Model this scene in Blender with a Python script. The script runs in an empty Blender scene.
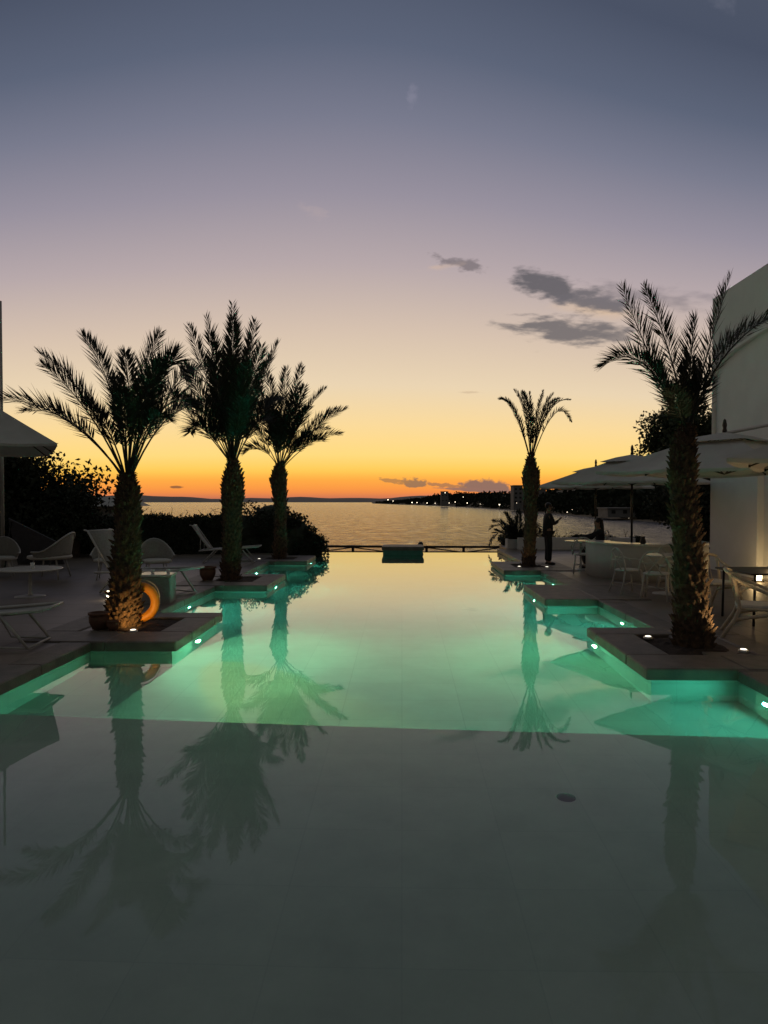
import bpy, math, random
from mathutils import Vector, Matrix
random.seed(7)
PI = math.pi
sc = bpy.context.scene
COL = sc.collection
F, VX, HY, CH = 683.0, 402.0, 501.0, 1.75      # focal length in pixels, vanishing point, camera height

def lin(c):
    return tuple(((v/255)/12.92 if v/255 <= .04045 else ((v/255+.055)/1.055)**2.4) for v in c)

# ------------------------------------------------------------------ mesh builder
class MB:
    def __init__(s): s.v = []; s.f = []
    def add(s, vs, fs):
        o = len(s.v); s.v += [tuple(v) for v in vs]; s.f += [tuple(i+o for i in f) for f in fs]; return s
    def box(s, x0, x1, y0, y1, z0, z1, M=None):
        vs = [Vector((x, y, z)) for z in (z0, z1) for y in (y0, y1) for x in (x0, x1)]
        if M: vs = [M @ v for v in vs]
        return s.add(vs, [(0,2,3,1), (4,5,7,6), (0,1,5,4), (2,6,7,3), (0,4,6,2), (1,3,7,5)])
    def bev(s, x0, x1, y0, y1, z0, z1, b=.012, M=None):
        """box with chamfered vertical and top edges"""
        def ring(i, z): return [(x0+b+i,y0+i,z),(x1-b-i,y0+i,z),(x1-i,y0+b+i,z),(x1-i,y1-b-i,z),(x1-b-i,y1-i,z),(x0+b+i,y1-i,z),(x0+i,y1-b-i,z),(x0+i,y0+b+i,z)]
        rs = [ring(0, z0), ring(0, z1-b), ring(b, z1)]
        vs = [Vector(p) for r in rs for p in r]
        if M: vs = [M @ v for v in vs]
        fs = [tuple(range(7, -1, -1)), tuple(range(16, 24))]
        for k in (0, 8):
            fs += [(k+i, k+(i+1) % 8, k+8+(i+1) % 8, k+8+i) for i in range(8)]
        return s.add(vs, fs)
    def tube(s, pts, r, n=8, cap=True):
        pts = [Vector(p) for p in pts]; m = len(pts)
        rr = r if isinstance(r, (list, tuple)) else [r]*m
        vs = []; prev = None
        for i, p in enumerate(pts):
            t = (pts[min(i+1, m-1)] - pts[max(i-1, 0)]).normalized()
            if prev is None:
                a = Vector((0, 0, 1)) if abs(t.z) < .9 else Vector((1, 0, 0))
                u = t.cross(a).normalized()
            else:
                u = (prev - t*prev.dot(t)); u = u.normalized() if u.length > 1e-6 else t.orthogonal().normalized()
            prev = u; w = t.cross(u)
            vs += [p + (u*math.cos(2*PI*k/n) + w*math.sin(2*PI*k/n))*rr[i] for k in range(n)]
        fs = [(i*n+k, i*n+(k+1) % n, (i+1)*n+(k+1) % n, (i+1)*n+k) for i in range(m-1) for k in range(n)]
        if cap: fs += [tuple(range(n-1, -1, -1)), tuple(range((m-1)*n, m*n))]
        return s.add(vs, fs)
    def lathe(s, prof, c=(0, 0, 0), n=24):
        vs = [(c[0]+r*math.cos(2*PI*k/n), c[1]+r*math.sin(2*PI*k/n), c[2]+z) for r, z in prof for k in range(n)]
        m = len(prof)
        fs = [(i*n+k, i*n+(k+1) % n, (i+1)*n+(k+1) % n, (i+1)*n+k) for i in range(m-1) for k in range(n)]
        fs += [tuple(range(n-1, -1, -1)), tuple(range((m-1)*n, m*n))]
        return s.add(vs, fs)
    def ball(s, c, r, n=12, sq=(1, 1, 1)):
        prof = [(math.sin(PI*i/n), -math.cos(PI*i/n)) for i in range(n+1)]
        k2 = 2*n
        vs = [(c[0]+max(a, 1e-3)*r*sq[0]*math.cos(2*PI*k/k2), c[1]+max(a, 1e-3)*r*sq[1]*math.sin(2*PI*k/k2), c[2]+z*r*sq[2]) for a, z in prof for k in range(k2)]
        fs = [(i*k2+k, i*k2+(k+1) % k2, (i+1)*k2+(k+1) % k2, (i+1)*k2+k) for i in range(n) for k in range(k2)]
        return s.add(vs, fs)
    def slab(s, a, b, c, d, t):
        """thin panel through four corner points with thickness t"""
        a, b, c, d = map(Vector, (a, b, c, d)); n = (b-a).cross(d-a).normalized()*t/2
        vs = [p-n for p in (a, b, c, d)] + [p+n for p in (a, b, c, d)]
        return s.add(vs, [(3,2,1,0), (4,5,6,7), (0,1,5,4), (1,2,6,5), (2,3,7,6), (3,0,4,7)])
    def leaf(s, p, d, w, L, up):
        """one pointed leaf: diamond of 4 verts"""
        sd = d.cross(up)
        sd = sd.normalized() if sd.length > 1e-5 else d.orthogonal().normalized()
        q = p + d*L*.4
        return s.add([p, q+sd*w, p+d*L, q-sd*w], [(0, 1, 2, 3)])
    def build(s, name, mat, parent=None, smooth=False, loc=None):
        me = bpy.data.meshes.new(name); me.from_pydata(s.v, [], s.f); me.update()
        me.materials.append(mat)
        if smooth:
            me.shade_smooth() if hasattr(me, 'shade_smooth') else [setattr(p, 'use_smooth', True) for p in me.polygons]
        o = bpy.data.objects.new(name, me); COL.objects.link(o)
        if parent: o.parent = parent
        if loc: o.location = loc
        return o

def tag(o, label=None, cat=None, group=None, kind=None):
    if label: o['label'] = label
    if cat: o['category'] = cat
    if group: o['group'] = group
    if kind: o['kind'] = kind
    return o
def thing(name, label, cat, loc=(0, 0, 0), rz=0, group=None):
    o = bpy.data.objects.new(name, None); COL.objects.link(o)
    o.empty_display_size = .2; o.location = loc; o.rotation_euler = (0, 0, rz)
    return tag(o, label, cat, group)
def kids(o): return [c for c in bpy.data.objects if c.parent == o]
def dup(o, loc=None, rz=None, label=None, group=None, scale=None, parent=None):
    c = o.copy(); COL.objects.link(c)
    if parent: c.parent = parent
    if loc is not None: c.location = loc
    if rz is not None: c.rotation_euler = (0, 0, rz)
    if scale is not None: c.scale = (scale,)*3
    if label: c['label'] = label
    if group: c['group'] = group
    for ch in kids(o): dup(ch, parent=c)
    return c

# ------------------------------------------------------------------ materials
def mat(name, c1, c2=None, rough=.6, scale=8, metal=0, bump=0, bscale=None, detail=5, spec=None, stretch=None, trans=0):
    m = bpy.data.materials.new(name); m.use_nodes = True
    nt = m.node_tree; N = nt.nodes; L = nt.links
    b = N['Principled BSDF']; b.inputs['Roughness'].default_value = rough; b.inputs['Metallic'].default_value = metal
    if spec is not None: b.inputs['Specular IOR Level'].default_value = spec
    tc = N.new('ShaderNodeTexCoord'); mp = N.new('ShaderNodeMapping'); L.new(tc.outputs['Object'], mp.inputs[0])
    if stretch: mp.inputs['Scale'].default_value = stretch
    nz = N.new('ShaderNodeTexNoise'); nz.inputs['Scale'].default_value = scale; nz.inputs['Detail'].default_value = detail
    L.new(mp.outputs[0], nz.inputs['Vector'])
    r = N.new('ShaderNodeValToRGB'); r.color_ramp.elements[0].position = .35; r.color_ramp.elements[1].position = .68
    r.color_ramp.elements[0].color = (*c1, 1); r.color_ramp.elements[1].color = (*(c2 or tuple(v*.8 for v in c1)), 1)
    L.new(nz.outputs['Fac'], r.inputs[0]); L.new(r.outputs[0], b.inputs['Base Color'])
    if bump:
        n2 = N.new('ShaderNodeTexNoise'); n2.inputs['Scale'].default_value = bscale or scale*4; n2.inputs['Detail'].default_value = 6
        L.new(mp.outputs[0], n2.inputs['Vector'])
        bp = N.new('ShaderNodeBump'); bp.inputs['Strength'].default_value = bump; bp.inputs['Distance'].default_value = .02
        L.new(n2.outputs['Fac'], bp.inputs['Height']); L.new(bp.outputs[0], b.inputs['Normal'])
    if trans:
        tr = N.new('ShaderNodeBsdfTranslucent'); L.new(r.outputs[0], tr.inputs['Color'])
        mx = N.new('ShaderNodeMixShader'); mx.inputs[0].default_value = trans
        L.new(b.outputs[0], mx.inputs[1]); L.new(tr.outputs[0], mx.inputs[2]); L.new(mx.outputs[0], N['Material Output'].inputs[0])
    return m
def emis(name, c, s):
    m = bpy.data.materials.new(name); m.use_nodes = True; N = m.node_tree.nodes
    b = N['Principled BSDF']; b.inputs['Base Color'].default_value = (*c, 1); b.inputs['Roughness'].default_value = .3
    b.inputs['Emission Color'].default_value = (*c, 1); b.inputs['Emission Strength'].default_value = s
    nz = N.new('ShaderNodeTexNoise'); nz.inputs['Scale'].default_value = 30
    return m
def tiled(name, c1, c2, mortar, bw, bh, ms=.006, rough=.5, noise=.25, bump=.3, off=0.0, rot=0.0):
    m = bpy.data.materials.new(name); m.use_nodes = True; nt = m.node_tree; N = nt.nodes; L = nt.links
    b = N['Principled BSDF']
    tc = N.new('ShaderNodeTexCoord'); mp = N.new('ShaderNodeMapping'); L.new(tc.outputs['Object'], mp.inputs[0])
    mp.inputs['Rotation'].default_value = (0, 0, rot)
    br = N.new('ShaderNodeTexBrick'); L.new(mp.outputs[0], br.inputs['Vector'])
    br.offset = off; br.inputs['Scale'].default_value = 1; br.inputs['Brick Width'].default_value = bw; br.inputs['Row Height'].default_value = bh
    br.inputs['Mortar Size'].default_value = ms; br.inputs['Mortar Smooth'].default_value = .2
    br.inputs['Color1'].default_value = (*c1, 1); br.inputs['Color2'].default_value = (*c2, 1); br.inputs['Mortar'].default_value = (*mortar, 1)
    nz = N.new('ShaderNodeTexNoise'); nz.inputs['Scale'].default_value = 2.3; nz.inputs['Detail'].default_value = 8; nz.inputs['Roughness'].default_value = .65
    L.new(mp.outputs[0], nz.inputs['Vector'])
    mr = N.new('ShaderNodeMapRange'); mr.inputs['From Min'].default_value = .3; mr.inputs['From Max'].default_value = .7
    mr.inputs['To Min'].default_value = 1-noise; mr.inputs['To Max'].default_value = 1+noise*.4; L.new(nz.outputs['Fac'], mr.inputs[0])
    mu = N.new('ShaderNodeVectorMath'); mu.operation = 'SCALE'; L.new(br.outputs['Color'], mu.inputs[0]); L.new(mr.outputs[0], mu.inputs['Scale'])
    L.new(mu.outputs[0], b.inputs['Base Color'])
    rr = N.new('ShaderNodeMapRange'); rr.inputs['To Min'].default_value = rough-.15; rr.inputs['To Max'].default_value = rough+.2
    L.new(nz.outputs['Fac'], rr.inputs[0]); L.new(rr.outputs[0], b.inputs['Roughness'])
    inv = N.new('ShaderNodeMath'); inv.operation = 'SUBTRACT'; inv.inputs[0].default_value = 1; L.new(br.outputs['Fac'], inv.inputs[1])
    bp = N.new('ShaderNodeBump'); bp.inputs['Strength'].default_value = bump; bp.inputs['Distance'].default_value = .006
    L.new(inv.outputs[0], bp.inputs['Height']); L.new(bp.outputs[0], b.inputs['Normal'])
    return m

M = {}
M['deck'] = tiled('deck_stone', (.20,.16,.135), (.165,.135,.112), (.07,.06,.05), 1.2, .6, .008, .42, .3)
M['coping'] = mat('coping_stone', (.18,.148,.12), (.115,.095,.078), .55, 5, bump=.3, bscale=40)
M['soil'] = mat('soil', (.05,.03,.022), (.025,.016,.012), .95, 20, bump=1, bscale=60)
M['basin'] = tiled('pool_lining', (.60,.66,.62), (.56,.63,.59), (.50,.56,.53), .6, .6, .005, .5, .10, .05)
M['shelf'] = tiled('shelf_lining', (.80,.75,.69), (.76,.72,.66), (.72,.68,.63), .6, .6, .004, .5, .12, .05)
M['trunk'] = mat('palm_bark', (.13,.078,.042), (.03,.02,.013), .9, 16, bump=.8, bscale=50)
M['frond'] = mat('palm_leaf', (.016,.020,.011), (.028,.032,.016), .6, 6, trans=.2)
M['leaf'] = mat('foliage', (.03,.045,.02), (.055,.07,.03), .7, 4, trans=.2)
M['leafd'] = mat('dark_foliage', (.016,.022,.012), (.03,.04,.02), .8, 4)
M['bark'] = mat('bark', (.09,.065,.045), (.05,.035,.025), .9, 10, bump=.6)
M['white'] = mat('white_metal', (.50,.49,.46), (.42,.41,.39), .45, 6)
M['canvas'] = mat('parasol_canvas', (.68,.66,.615), (.60,.58,.54), .85, 3, bump=.15, bscale=120, trans=.3)
M['sling'] = mat('sling_fabric', (.32,.31,.285), (.26,.255,.235), .85, 30, bump=.2, bscale=200)
M['plaster'] = mat('white_render', (.78,.79,.79), (.70,.71,.71), .9, 1.2, bump=.15, bscale=60, detail=9)
M['plaster2'] = mat('old_render', (.5,.48,.44), (.42,.40,.37), .9, 2, bump=.2, bscale=30)
M['coastw'] = mat('shore_render', (.26,.25,.24), (.20,.19,.185), .9, .3)
M['teal'] = mat('green_reflection', (.07,.24,.19), (.05,.19,.15), .4, 12)  # grey block face with the pool's green reflection put into its colour
M['dark'] = mat('dark_metal', (.03,.03,.03), (.05,.048,.045), .45, 12, metal=.6)
M['wood'] = mat('dark_wood', (.06,.04,.028), (.035,.024,.017), .8, 9, bump=.4, stretch=(1, 1, 6))
M['rattan'] = mat('pale_rattan', (.68,.58,.44), (.55,.46,.34), .6, 30, bump=.3, bscale=120)
M['cushion'] = mat('cushion', (.60,.58,.53), (.52,.50,.46), .9, 12, bump=.2, bscale=90)
M['slate'] = mat('slate_canvas', (.10,.10,.115), (.08,.08,.09), .8, 12)
M['orange'] = mat('orange_plastic', (.85,.36,.03), (.75,.29,.02), .45, 6)
M['terra'] = mat('clay', (.16,.075,.045), (.11,.055,.035), .8, 12, bump=.3)
M['cloth'] = mat('dark_cloth', (.016,.016,.019), (.028,.027,.03), .9, 20, bump=.2)
M['trouser'] = mat('black_trousers', (.012,.012,.014), (.02,.02,.022), .9, 20)
M['skin'] = mat('skin', (.36,.21,.14), (.31,.18,.12), .55, 12)
M['hair'] = mat('hair', (.012,.009,.007), (.022,.016,.012), .5, 30)
M['glassware'] = mat('pale_glass', (.7,.72,.7), (.62,.65,.63), .12, 10)
M['tabletop'] = mat('lacquered_white_top', (.62,.60,.55), (.56,.54,.50), .22, 6)
M['steel'] = mat('brushed_steel', (.5,.5,.48), (.42,.42,.40), .3, 20, metal=.9)
M['sand'] = mat('sand', (.22,.17,.12), (.16,.125,.09), .95, .05, detail=8)
M['ground'] = mat('ground', (.06,.055,.035), (.10,.08,.055), .95, .6, bump=.5, detail=8)
M['hazed_hill'] = mat('far_hill', (.20,.17,.18), (.24,.21,.22), 1, .002)  # distance haze put into the hill colour, paler and mauve
M['lamp'] = emis('lamp_lens', (1, .86, .62), 7)
M['warm'] = emis('warm_lens', (1, .70, .32), 10)
M['pale'] = emis('pale_lens', (1, .90, .72), 2.2)
M['under'] = emis('pool_lens', (.9, 1, .5), 1.6)
M['town'] = emis('town_lamp', (1, .84, .60), 5)

# pool water: clear dielectric surface, mirror by Fresnel brightened above real water at grazing angles, the rest looks through
def water_mat():
    m = bpy.data.materials.new('pool_water'); m.use_nodes = True; nt = m.node_tree; N = nt.nodes; L = nt.links
    N.remove(N['Principled BSDF'])
    tc = N.new('ShaderNodeTexCoord')
    mp = N.new('ShaderNodeMapping'); mp.inputs['Scale'].default_value = (1, .55, 1); L.new(tc.outputs['Object'], mp.inputs[0])
    n1 = N.new('ShaderNodeTexNoise'); n1.inputs['Scale'].default_value = 1.6; n1.inputs['Detail'].default_value = 2; L.new(mp.outputs[0], n1.inputs['Vector'])
    n2 = N.new('ShaderNodeTexNoise'); n2.inputs['Scale'].default_value = 9; n2.inputs['Detail'].default_value = 2; L.new(mp.outputs[0], n2.inputs['Vector'])
    sc2 = N.new('ShaderNodeMath'); sc2.operation = 'MULTIPLY'; sc2.inputs[1].default_value = .10; L.new(n2.outputs['Fac'], sc2.inputs[0])
    ad = N.new('ShaderNodeMath'); ad.operation = 'ADD'; L.new(n1.outputs['Fac'], ad.inputs[0]); L.new(sc2.outputs[0], ad.inputs[1])
    bp = N.new('ShaderNodeBump'); bp.inputs['Strength'].default_value = .35; bp.inputs['Distance'].default_value = .0045; L.new(ad.outputs[0], bp.inputs['Height'])
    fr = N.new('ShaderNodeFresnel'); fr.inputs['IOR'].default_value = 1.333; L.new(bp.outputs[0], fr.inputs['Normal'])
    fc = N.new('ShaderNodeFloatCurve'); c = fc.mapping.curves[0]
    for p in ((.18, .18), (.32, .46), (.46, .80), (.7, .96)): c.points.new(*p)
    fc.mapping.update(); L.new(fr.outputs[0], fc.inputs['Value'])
    gl = N.new('ShaderNodeBsdfGlossy'); gl.inputs['Roughness'].default_value = .012; L.new(bp.outputs[0], gl.inputs['Normal'])
    tr = N.new('ShaderNodeBsdfRefraction'); tr.inputs['Color'].default_value = (.93, 1, .97, 1); tr.inputs['IOR'].default_value = 1.333; tr.inputs['Roughness'].default_value = 0
    L.new(bp.outputs[0], tr.inputs['Normal'])
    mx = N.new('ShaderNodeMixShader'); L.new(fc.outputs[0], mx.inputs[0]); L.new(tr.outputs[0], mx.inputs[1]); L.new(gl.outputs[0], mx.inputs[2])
    L.new(mx.outputs[0], N['Material Output'].inputs[0])
    return m
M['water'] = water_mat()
def sea_mat():
    m = bpy.data.materials.new('sea_water'); m.use_nodes = True; nt = m.node_tree; N = nt.nodes; L = nt.links
    b = N['Principled BSDF']; b.inputs['Base Color'].default_value = (.02, .028, .035, 1); b.inputs['Roughness'].default_value = .14
    b.inputs['IOR'].default_value = 1.333
    tc = N.new('ShaderNodeTexCoord'); mp = N.new('ShaderNodeMapping'); mp.inputs['Scale'].default_value = (.35, 1, 1); L.new(tc.outputs['Object'], mp.inputs[0])
    n1 = N.new('ShaderNodeTexNoise'); n1.inputs['Scale'].default_value = .30; n1.inputs['Detail'].default_value = 6; n1.inputs['Roughness'].default_value = .62; L.new(mp.outputs[0], n1.inputs['Vector'])
    n2 = N.new('ShaderNodeTexNoise'); n2.inputs['Scale'].default_value = .35; n2.inputs['Detail'].default_value = 5; mp2 = N.new('ShaderNodeMapping'); mp2.inputs['Scale'].default_value = (1, .22, 1); L.new(tc.outputs['Object'], mp2.inputs[0]); L.new(mp2.outputs[0], n2.inputs['Vector'])
    mr = N.new('ShaderNodeMapRange'); mr.inputs['From Min'].default_value = .3; mr.inputs['From Max'].default_value = .7; mr.inputs['To Min'].default_value = .15; mr.inputs['To Max'].default_value = 1.3
    L.new(n2.outputs['Fac'], mr.inputs[0])
    mu = N.new('ShaderNodeMath'); mu.operation = 'MULTIPLY'; L.new(n1.outputs['Fac'], mu.inputs[0]); L.new(mr.outputs[0], mu.inputs[1])
    bp = N.new('ShaderNodeBump'); bp.inputs['Strength'].default_value = 1; bp.inputs['Distance'].default_value = 1.6; L.new(mu.outputs[0], bp.inputs['Height'])
    L.new(bp.outputs[0], b.inputs['Normal'])
    return m
M['sea'] = sea_mat()

# ------------------------------------------------------------------ world: after-sunset sky
def world():
    w = bpy.data.worlds.new('World'); sc.world = w; w.use_nodes = True
    nt = w.node_tree; N = nt.nodes; L = nt.links; N.clear()
    out = N.new('ShaderNodeOutputWorld'); bg = N.new('ShaderNodeBackground'); L.new(bg.outputs[0], out.inputs[0])
    tc = N.new('ShaderNodeTexCoord'); sp = N.new('ShaderNodeSeparateXYZ'); L.new(tc.outputs['Generated'], sp.inputs[0])
    def mth(op, a, b=None, c=None, clamp=False):
        n = N.new('ShaderNodeMath'); n.operation = op; n.use_clamp = clamp
        for i, v in enumerate((a, b, c)):
            if v is None: continue
            if isinstance(v, (int, float)): n.inputs[i].default_value = v
            else: L.new(v, n.inputs[i])
        return n.outputs[0]
    x, y, z = sp.outputs
    el = mth('DIVIDE', mth('ARCSINE', z), PI/2)                  # 0 horizon .. 1 zenith
    def ramp(stops, x):
        r = N.new('ShaderNodeValToRGB'); e = r.color_ramp.elements; r.color_ramp.interpolation = 'LINEAR'
        st = sorted(stops)
        while len(e) < len(st): e.new(.5)
        for k, (p, c) in enumerate(st): e[k].position = p; 
        for k, (p, c) in enumerate(st): e[k].position = p; e[k].color = (*lin(c), 1)
        L.new(x, r.inputs[0]); return r.outputs[0]
    def pos(py): return max(0, math.atan((HY-py)/F)/(PI/2))
    west = [(0, (172,104,84)), (pos(498), (206,118,84)), (pos(491), (247,146,68)), (pos(479), (254,172,70)), (pos(470), (255,203,88)), (pos(455), (254,216,126)),
            (pos(425), (247,215,153)), (pos(385), (231,209,176)), (pos(330), (211,190,172)), (pos(265), (180,165,167)), (pos(195), (149,142,155)),
            (pos(120), (118,120,138)), (pos(45), (90,98,118)), (pos(-60), (71,79,98)), (1, (100,104,104))]
    east = [(0, (70,66,62)), (.08, (80,76,70)), (.18, (80,77,72)), (.4, (72,72,72)), (1, (100,104,104))]
    ce = ramp(east, el)
    # azimuth: how near to the place where the sun went down
    sx, sy = math.sin(math.radians(-5)), math.cos(math.radians(-5))
    hl = mth('SQRT', mth('MAXIMUM', mth('ADD', mth('MULTIPLY', x, x), mth('MULTIPLY', y, y)), 1e-6))
    ca = mth('DIVIDE', mth('ADD', mth('MULTIPLY', x, sx), mth('MULTIPLY', y, sy)), hl)
    elw = mth('MULTIPLY', el, mth('ADD', 1, mth('MULTIPLY', mth('SUBTRACT', 1, ca), 2.1)))
    cw = ramp(west, elw)
    fz = N.new('ShaderNodeMapRange'); fz.interpolation_type = 'SMOOTHSTEP'; L.new(ca, fz.inputs[0])
    fz.inputs['From Min'].default_value = -.35; fz.inputs['From Max'].default_value = .93
    mx = N.new('ShaderNodeMix'); mx.data_type = 'RGBA'; L.new(fz.outputs[0], mx.inputs['Factor']); L.new(ce, mx.inputs['A']); L.new(cw, mx.inputs['B'])
    col = mx.outputs['Result']
    # clouds, in directions (u right of the pool axis, v up)
    yy = mth('MAXIMUM', y, .05)
    u = mth('DIVIDE', x, yy); v = mth('DIVIDE', z, yy)
    cmb = N.new('ShaderNodeCombineXYZ'); L.new(u, cmb.inputs[0]); L.new(v, cmb.inputs[1])
    def noise(scale, st, detail=6, off=0, rough=.6):
        mp = N.new('ShaderNodeMapping'); mp.inputs['Scale'].default_value = st; mp.inputs['Location'].default_value = (off, off*.7, 0)
        mp.inputs['Rotation'].default_value = (0, 0, math.radians(8))
        L.new(cmb.outputs[0], mp.inputs[0]); n = N.new('ShaderNodeTexNoise'); n.inputs['Scale'].default_value = scale
        n.inputs['Detail'].default_value = detail; n.inputs['Roughness'].default_value = rough-.06; L.new(mp.outputs[0], n.inputs['Vector']); return n.outputs['Fac']
    gate = mth('GREATER_THAN', y, .1)
    def cloud(col, cx, cy, a, b, c, alpha, sc_, st, soft, off, rot=0, k=2.2, low=None):
        u0, v0 = (cx-VX)/F, (HY-cy)/F; a /= F; b /= F
        du = mth('SUBTRACT', u, u0); dv = mth('SUBTRACT', v, v0)
        cr, sr = math.cos(rot), math.sin(rot)
        p = mth('DIVIDE', mth('ADD', mth('MULTIPLY', du, cr), mth('MULTIPLY', dv, sr)), a)
        q = mth('DIVIDE', mth('SUBTRACT', mth('MULTIPLY', dv, cr), mth('MULTIPLY', du, sr)), b)
        if low is not None:   # flat base
            q = mth('ADD', mth('MAXIMUM', q, 0), mth('MULTIPLY', mth('MAXIMUM', mth('MULTIPLY', q, -1), 0), low))
        rr = mth('SUBTRACT', 1, mth('SQRT', mth('ADD', mth('MULTIPLY', p, p), mth('MULTIPLY', q, q))))
        n = mth('MULTIPLY', mth('SUBTRACT', noise(sc_, st, 7, off), .5), k)
        d = mth('ADD', rr, n)
        mr = N.new('ShaderNodeMapRange'); mr.interpolation_type = 'SMOOTHSTEP'; mr.inputs['From Min'].default_value = 0; mr.inputs['From Max'].default_value = soft
        L.new(d, mr.inputs[0])
        f = mth('MULTIPLY', mth('MULTIPLY', mr.outputs[0], alpha), gate)
        m2 = N.new('ShaderNodeMix'); m2.data_type = 'RGBA'; L.new(f, m2.inputs['Factor']); L.new(col, m2.inputs['A']); m2.inputs['B'].default_value = (*lin(c), 1)
        return m2.outputs['Result']
    S = (1, 2.6, 1)
    col = cloud(col, 600, 314, 60, 10, (224,190,150), .6, 16, S, 1, 3.1, -.16, 1.2)      # lit underside
    col = cloud(col, 545, 288, 40, 17, (98,94,99), .96, 26, S, .55, 1.7, -.22, 2.0)
    col = cloud(col, 592, 302, 50, 15, (106,101,106), .92, 26, S, .7, 4.7, -.14, 2.2)
    col = cloud(col, 568, 332, 70, 18, (110,104,106), .93, 22, (1, 3.4, 1), .7, 9.3, -.08, 2.4)
    col = cloud(col, 612, 340, 44, 9, (120,112,112), .8, 26, (1, 4.0, 1), .9, 6.3, -.04, 3.5)
    col = cloud(col, 645, 300, 60, 14, (122,114,120), .6, 18, (1, 3, 1), 1.1, 5.3, -.1, 3.2)
    col = cloud(col, 462, 266, 28, 8, (122,112,116), .85, 40, (1, 1.8, 1), .8, 2.2, -.22, 3.6)
    col = cloud(col, 440, 269, 26, 4, (206,178,158), .5, 30, (1, 3, 1), 1, 7.2, .1, 2.2)
    col = cloud(col, 700, 300, 36, 9, (122,114,122), .4, 20, (1, 2.4, 1), 1, 7.2, 0, 3)
    col = cloud(col, 412, 100, 8, 16, (140,138,156), .4, 60, (1, 1, 1), 1, 4.2, -.3, 3)
    col = cloud(col, 316, 213, 22, 7, (176,160,162), .4, 40, (1, 2, 1), 1, 8.2, -.3, 3)
    col = cloud(col, 715, 12, 16, 12, (104,108,124), .35, 40, (1, 1, 1), 1, 8.9, -.3, 3)
    col = cloud(col, 484, 490.5, 30, 13, (138,108,98), .95, 60, (1, 1.3, 1), .25, 6.1, -.02, 1.3, low=7)
    col = cloud(col, 480, 491, 50, 3, (150,112,98), .9, 60, (1, 2, 1), .3, 4.1, -.06, 1.2, low=3)
    col = cloud(col, 414, 485.5, 15, 7.5, (146,114,88), .9, 90, (1, 1.6, 1), .35, 8.8, -.05, 1.9, low=3)
    col = cloud(col, 392, 481, 17, 2.6, (172,124,78), .8, 90, (1, 2, 1), .4, 3.8, -.12, 2.6)
    col = cloud(col, 442, 485, 22, 2.2, (168,120,84), .85, 110, (1, 2, 1), .4, 1.1, -.08, 2.8)
    col = cloud(col, 174, 487, 8, 1.6, (130,88,60), .85, 60, (1, 2, 1), .4, 3.8, 0, 1.2)
    col = cloud(col, 470, 393, 13, 1.6, (196,170,140), .5, 60, (1, 2, 1), .6, 2.8, 0, 1.6)
    col = cloud(col, 500, 496, 110, 3.5, (226,132,104), .6, 16, (1, 4, 1), .8, 3.3, 0, 1.2)
    # a little physically based twilight sky underneath the measured colours
    sky = N.new('ShaderNodeTexSky'); sky.sky_type = 'NISHITA'; sky.sun_disc = False
    sky.sun_elevation = math.radians(-2.5); sky.sun_rotation = math.radians(-5); sky.air_density = 1.3; sky.dust_density = 2
    bg2 = N.new('ShaderNodeBackground'); L.new(sky.outputs[0], bg2.inputs[0]); bg2.inputs[1].default_value = .05
    ads = N.new('ShaderNodeAddShader'); L.new(bg.outputs[0], ads.inputs[0]); L.new(bg2.outputs[0], ads.inputs[1])
    L.new(ads.outputs[0], out.inputs[0])
    L.new(col, bg.inputs[0]); bg.inputs[1].default_value = 1.02
world()

# ------------------------------------------------------------------ camera
cam = bpy.data.objects.new('camera', bpy.data.cameras.new('camera')); COL.objects.link(cam); sc.camera = cam
cam.location = (0, 0, CH)
cam.rotation_euler = (PI/2 - math.atan(11/F), 0, math.atan(18/F))
cam.data.sensor_width = 36; cam.data.lens = 36*F/1024; cam.data.clip_start = .05; cam.data.clip_end = 40000
vs = sc.view_settings; vs.view_transform = 'Standard'; vs.look = 'None'; vs.gamma = 1; vs.exposure = 0; vs.use_curve_mapping = False
sc.cycles.use_denoising = True; sc.cycles.max_bounces = 8; sc.cycles.diffuse_bounces = 4; sc.cycles.glossy_bounces = 4
sc.cycles.transparent_max_bounces = 12; sc.cycles.sample_clamp_indirect = 7; sc.cycles.caustics_reflective = False; sc.cycles.caustics_refractive = True; sc.cycles.blur_glossy = .5

def light(kind, name, loc, energy, color, parent=None, size=.1, rot=None, spot=None, aim=None, spread=None):
    d = bpy.data.lights.new(name, kind); d.energy = energy*(1.25 if kind == 'AREA' else 1); d.color = color
    if kind == 'AREA': d.shape = 'DISK'; d.size = size
    else: d.shadow_soft_size = size
    if spread: d.spread = spread
    if spot: d.spot_size = spot; d.spot_blend = .6
    o = bpy.data.objects.new(name, d); COL.objects.link(o); o.location = loc
    if aim is not None:
        o.rotation_euler = (Vector(aim) - Vector(loc)).to_track_quat('-Z', 'Y').to_euler()
    if parent: o.parent = parent
    return o

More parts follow.
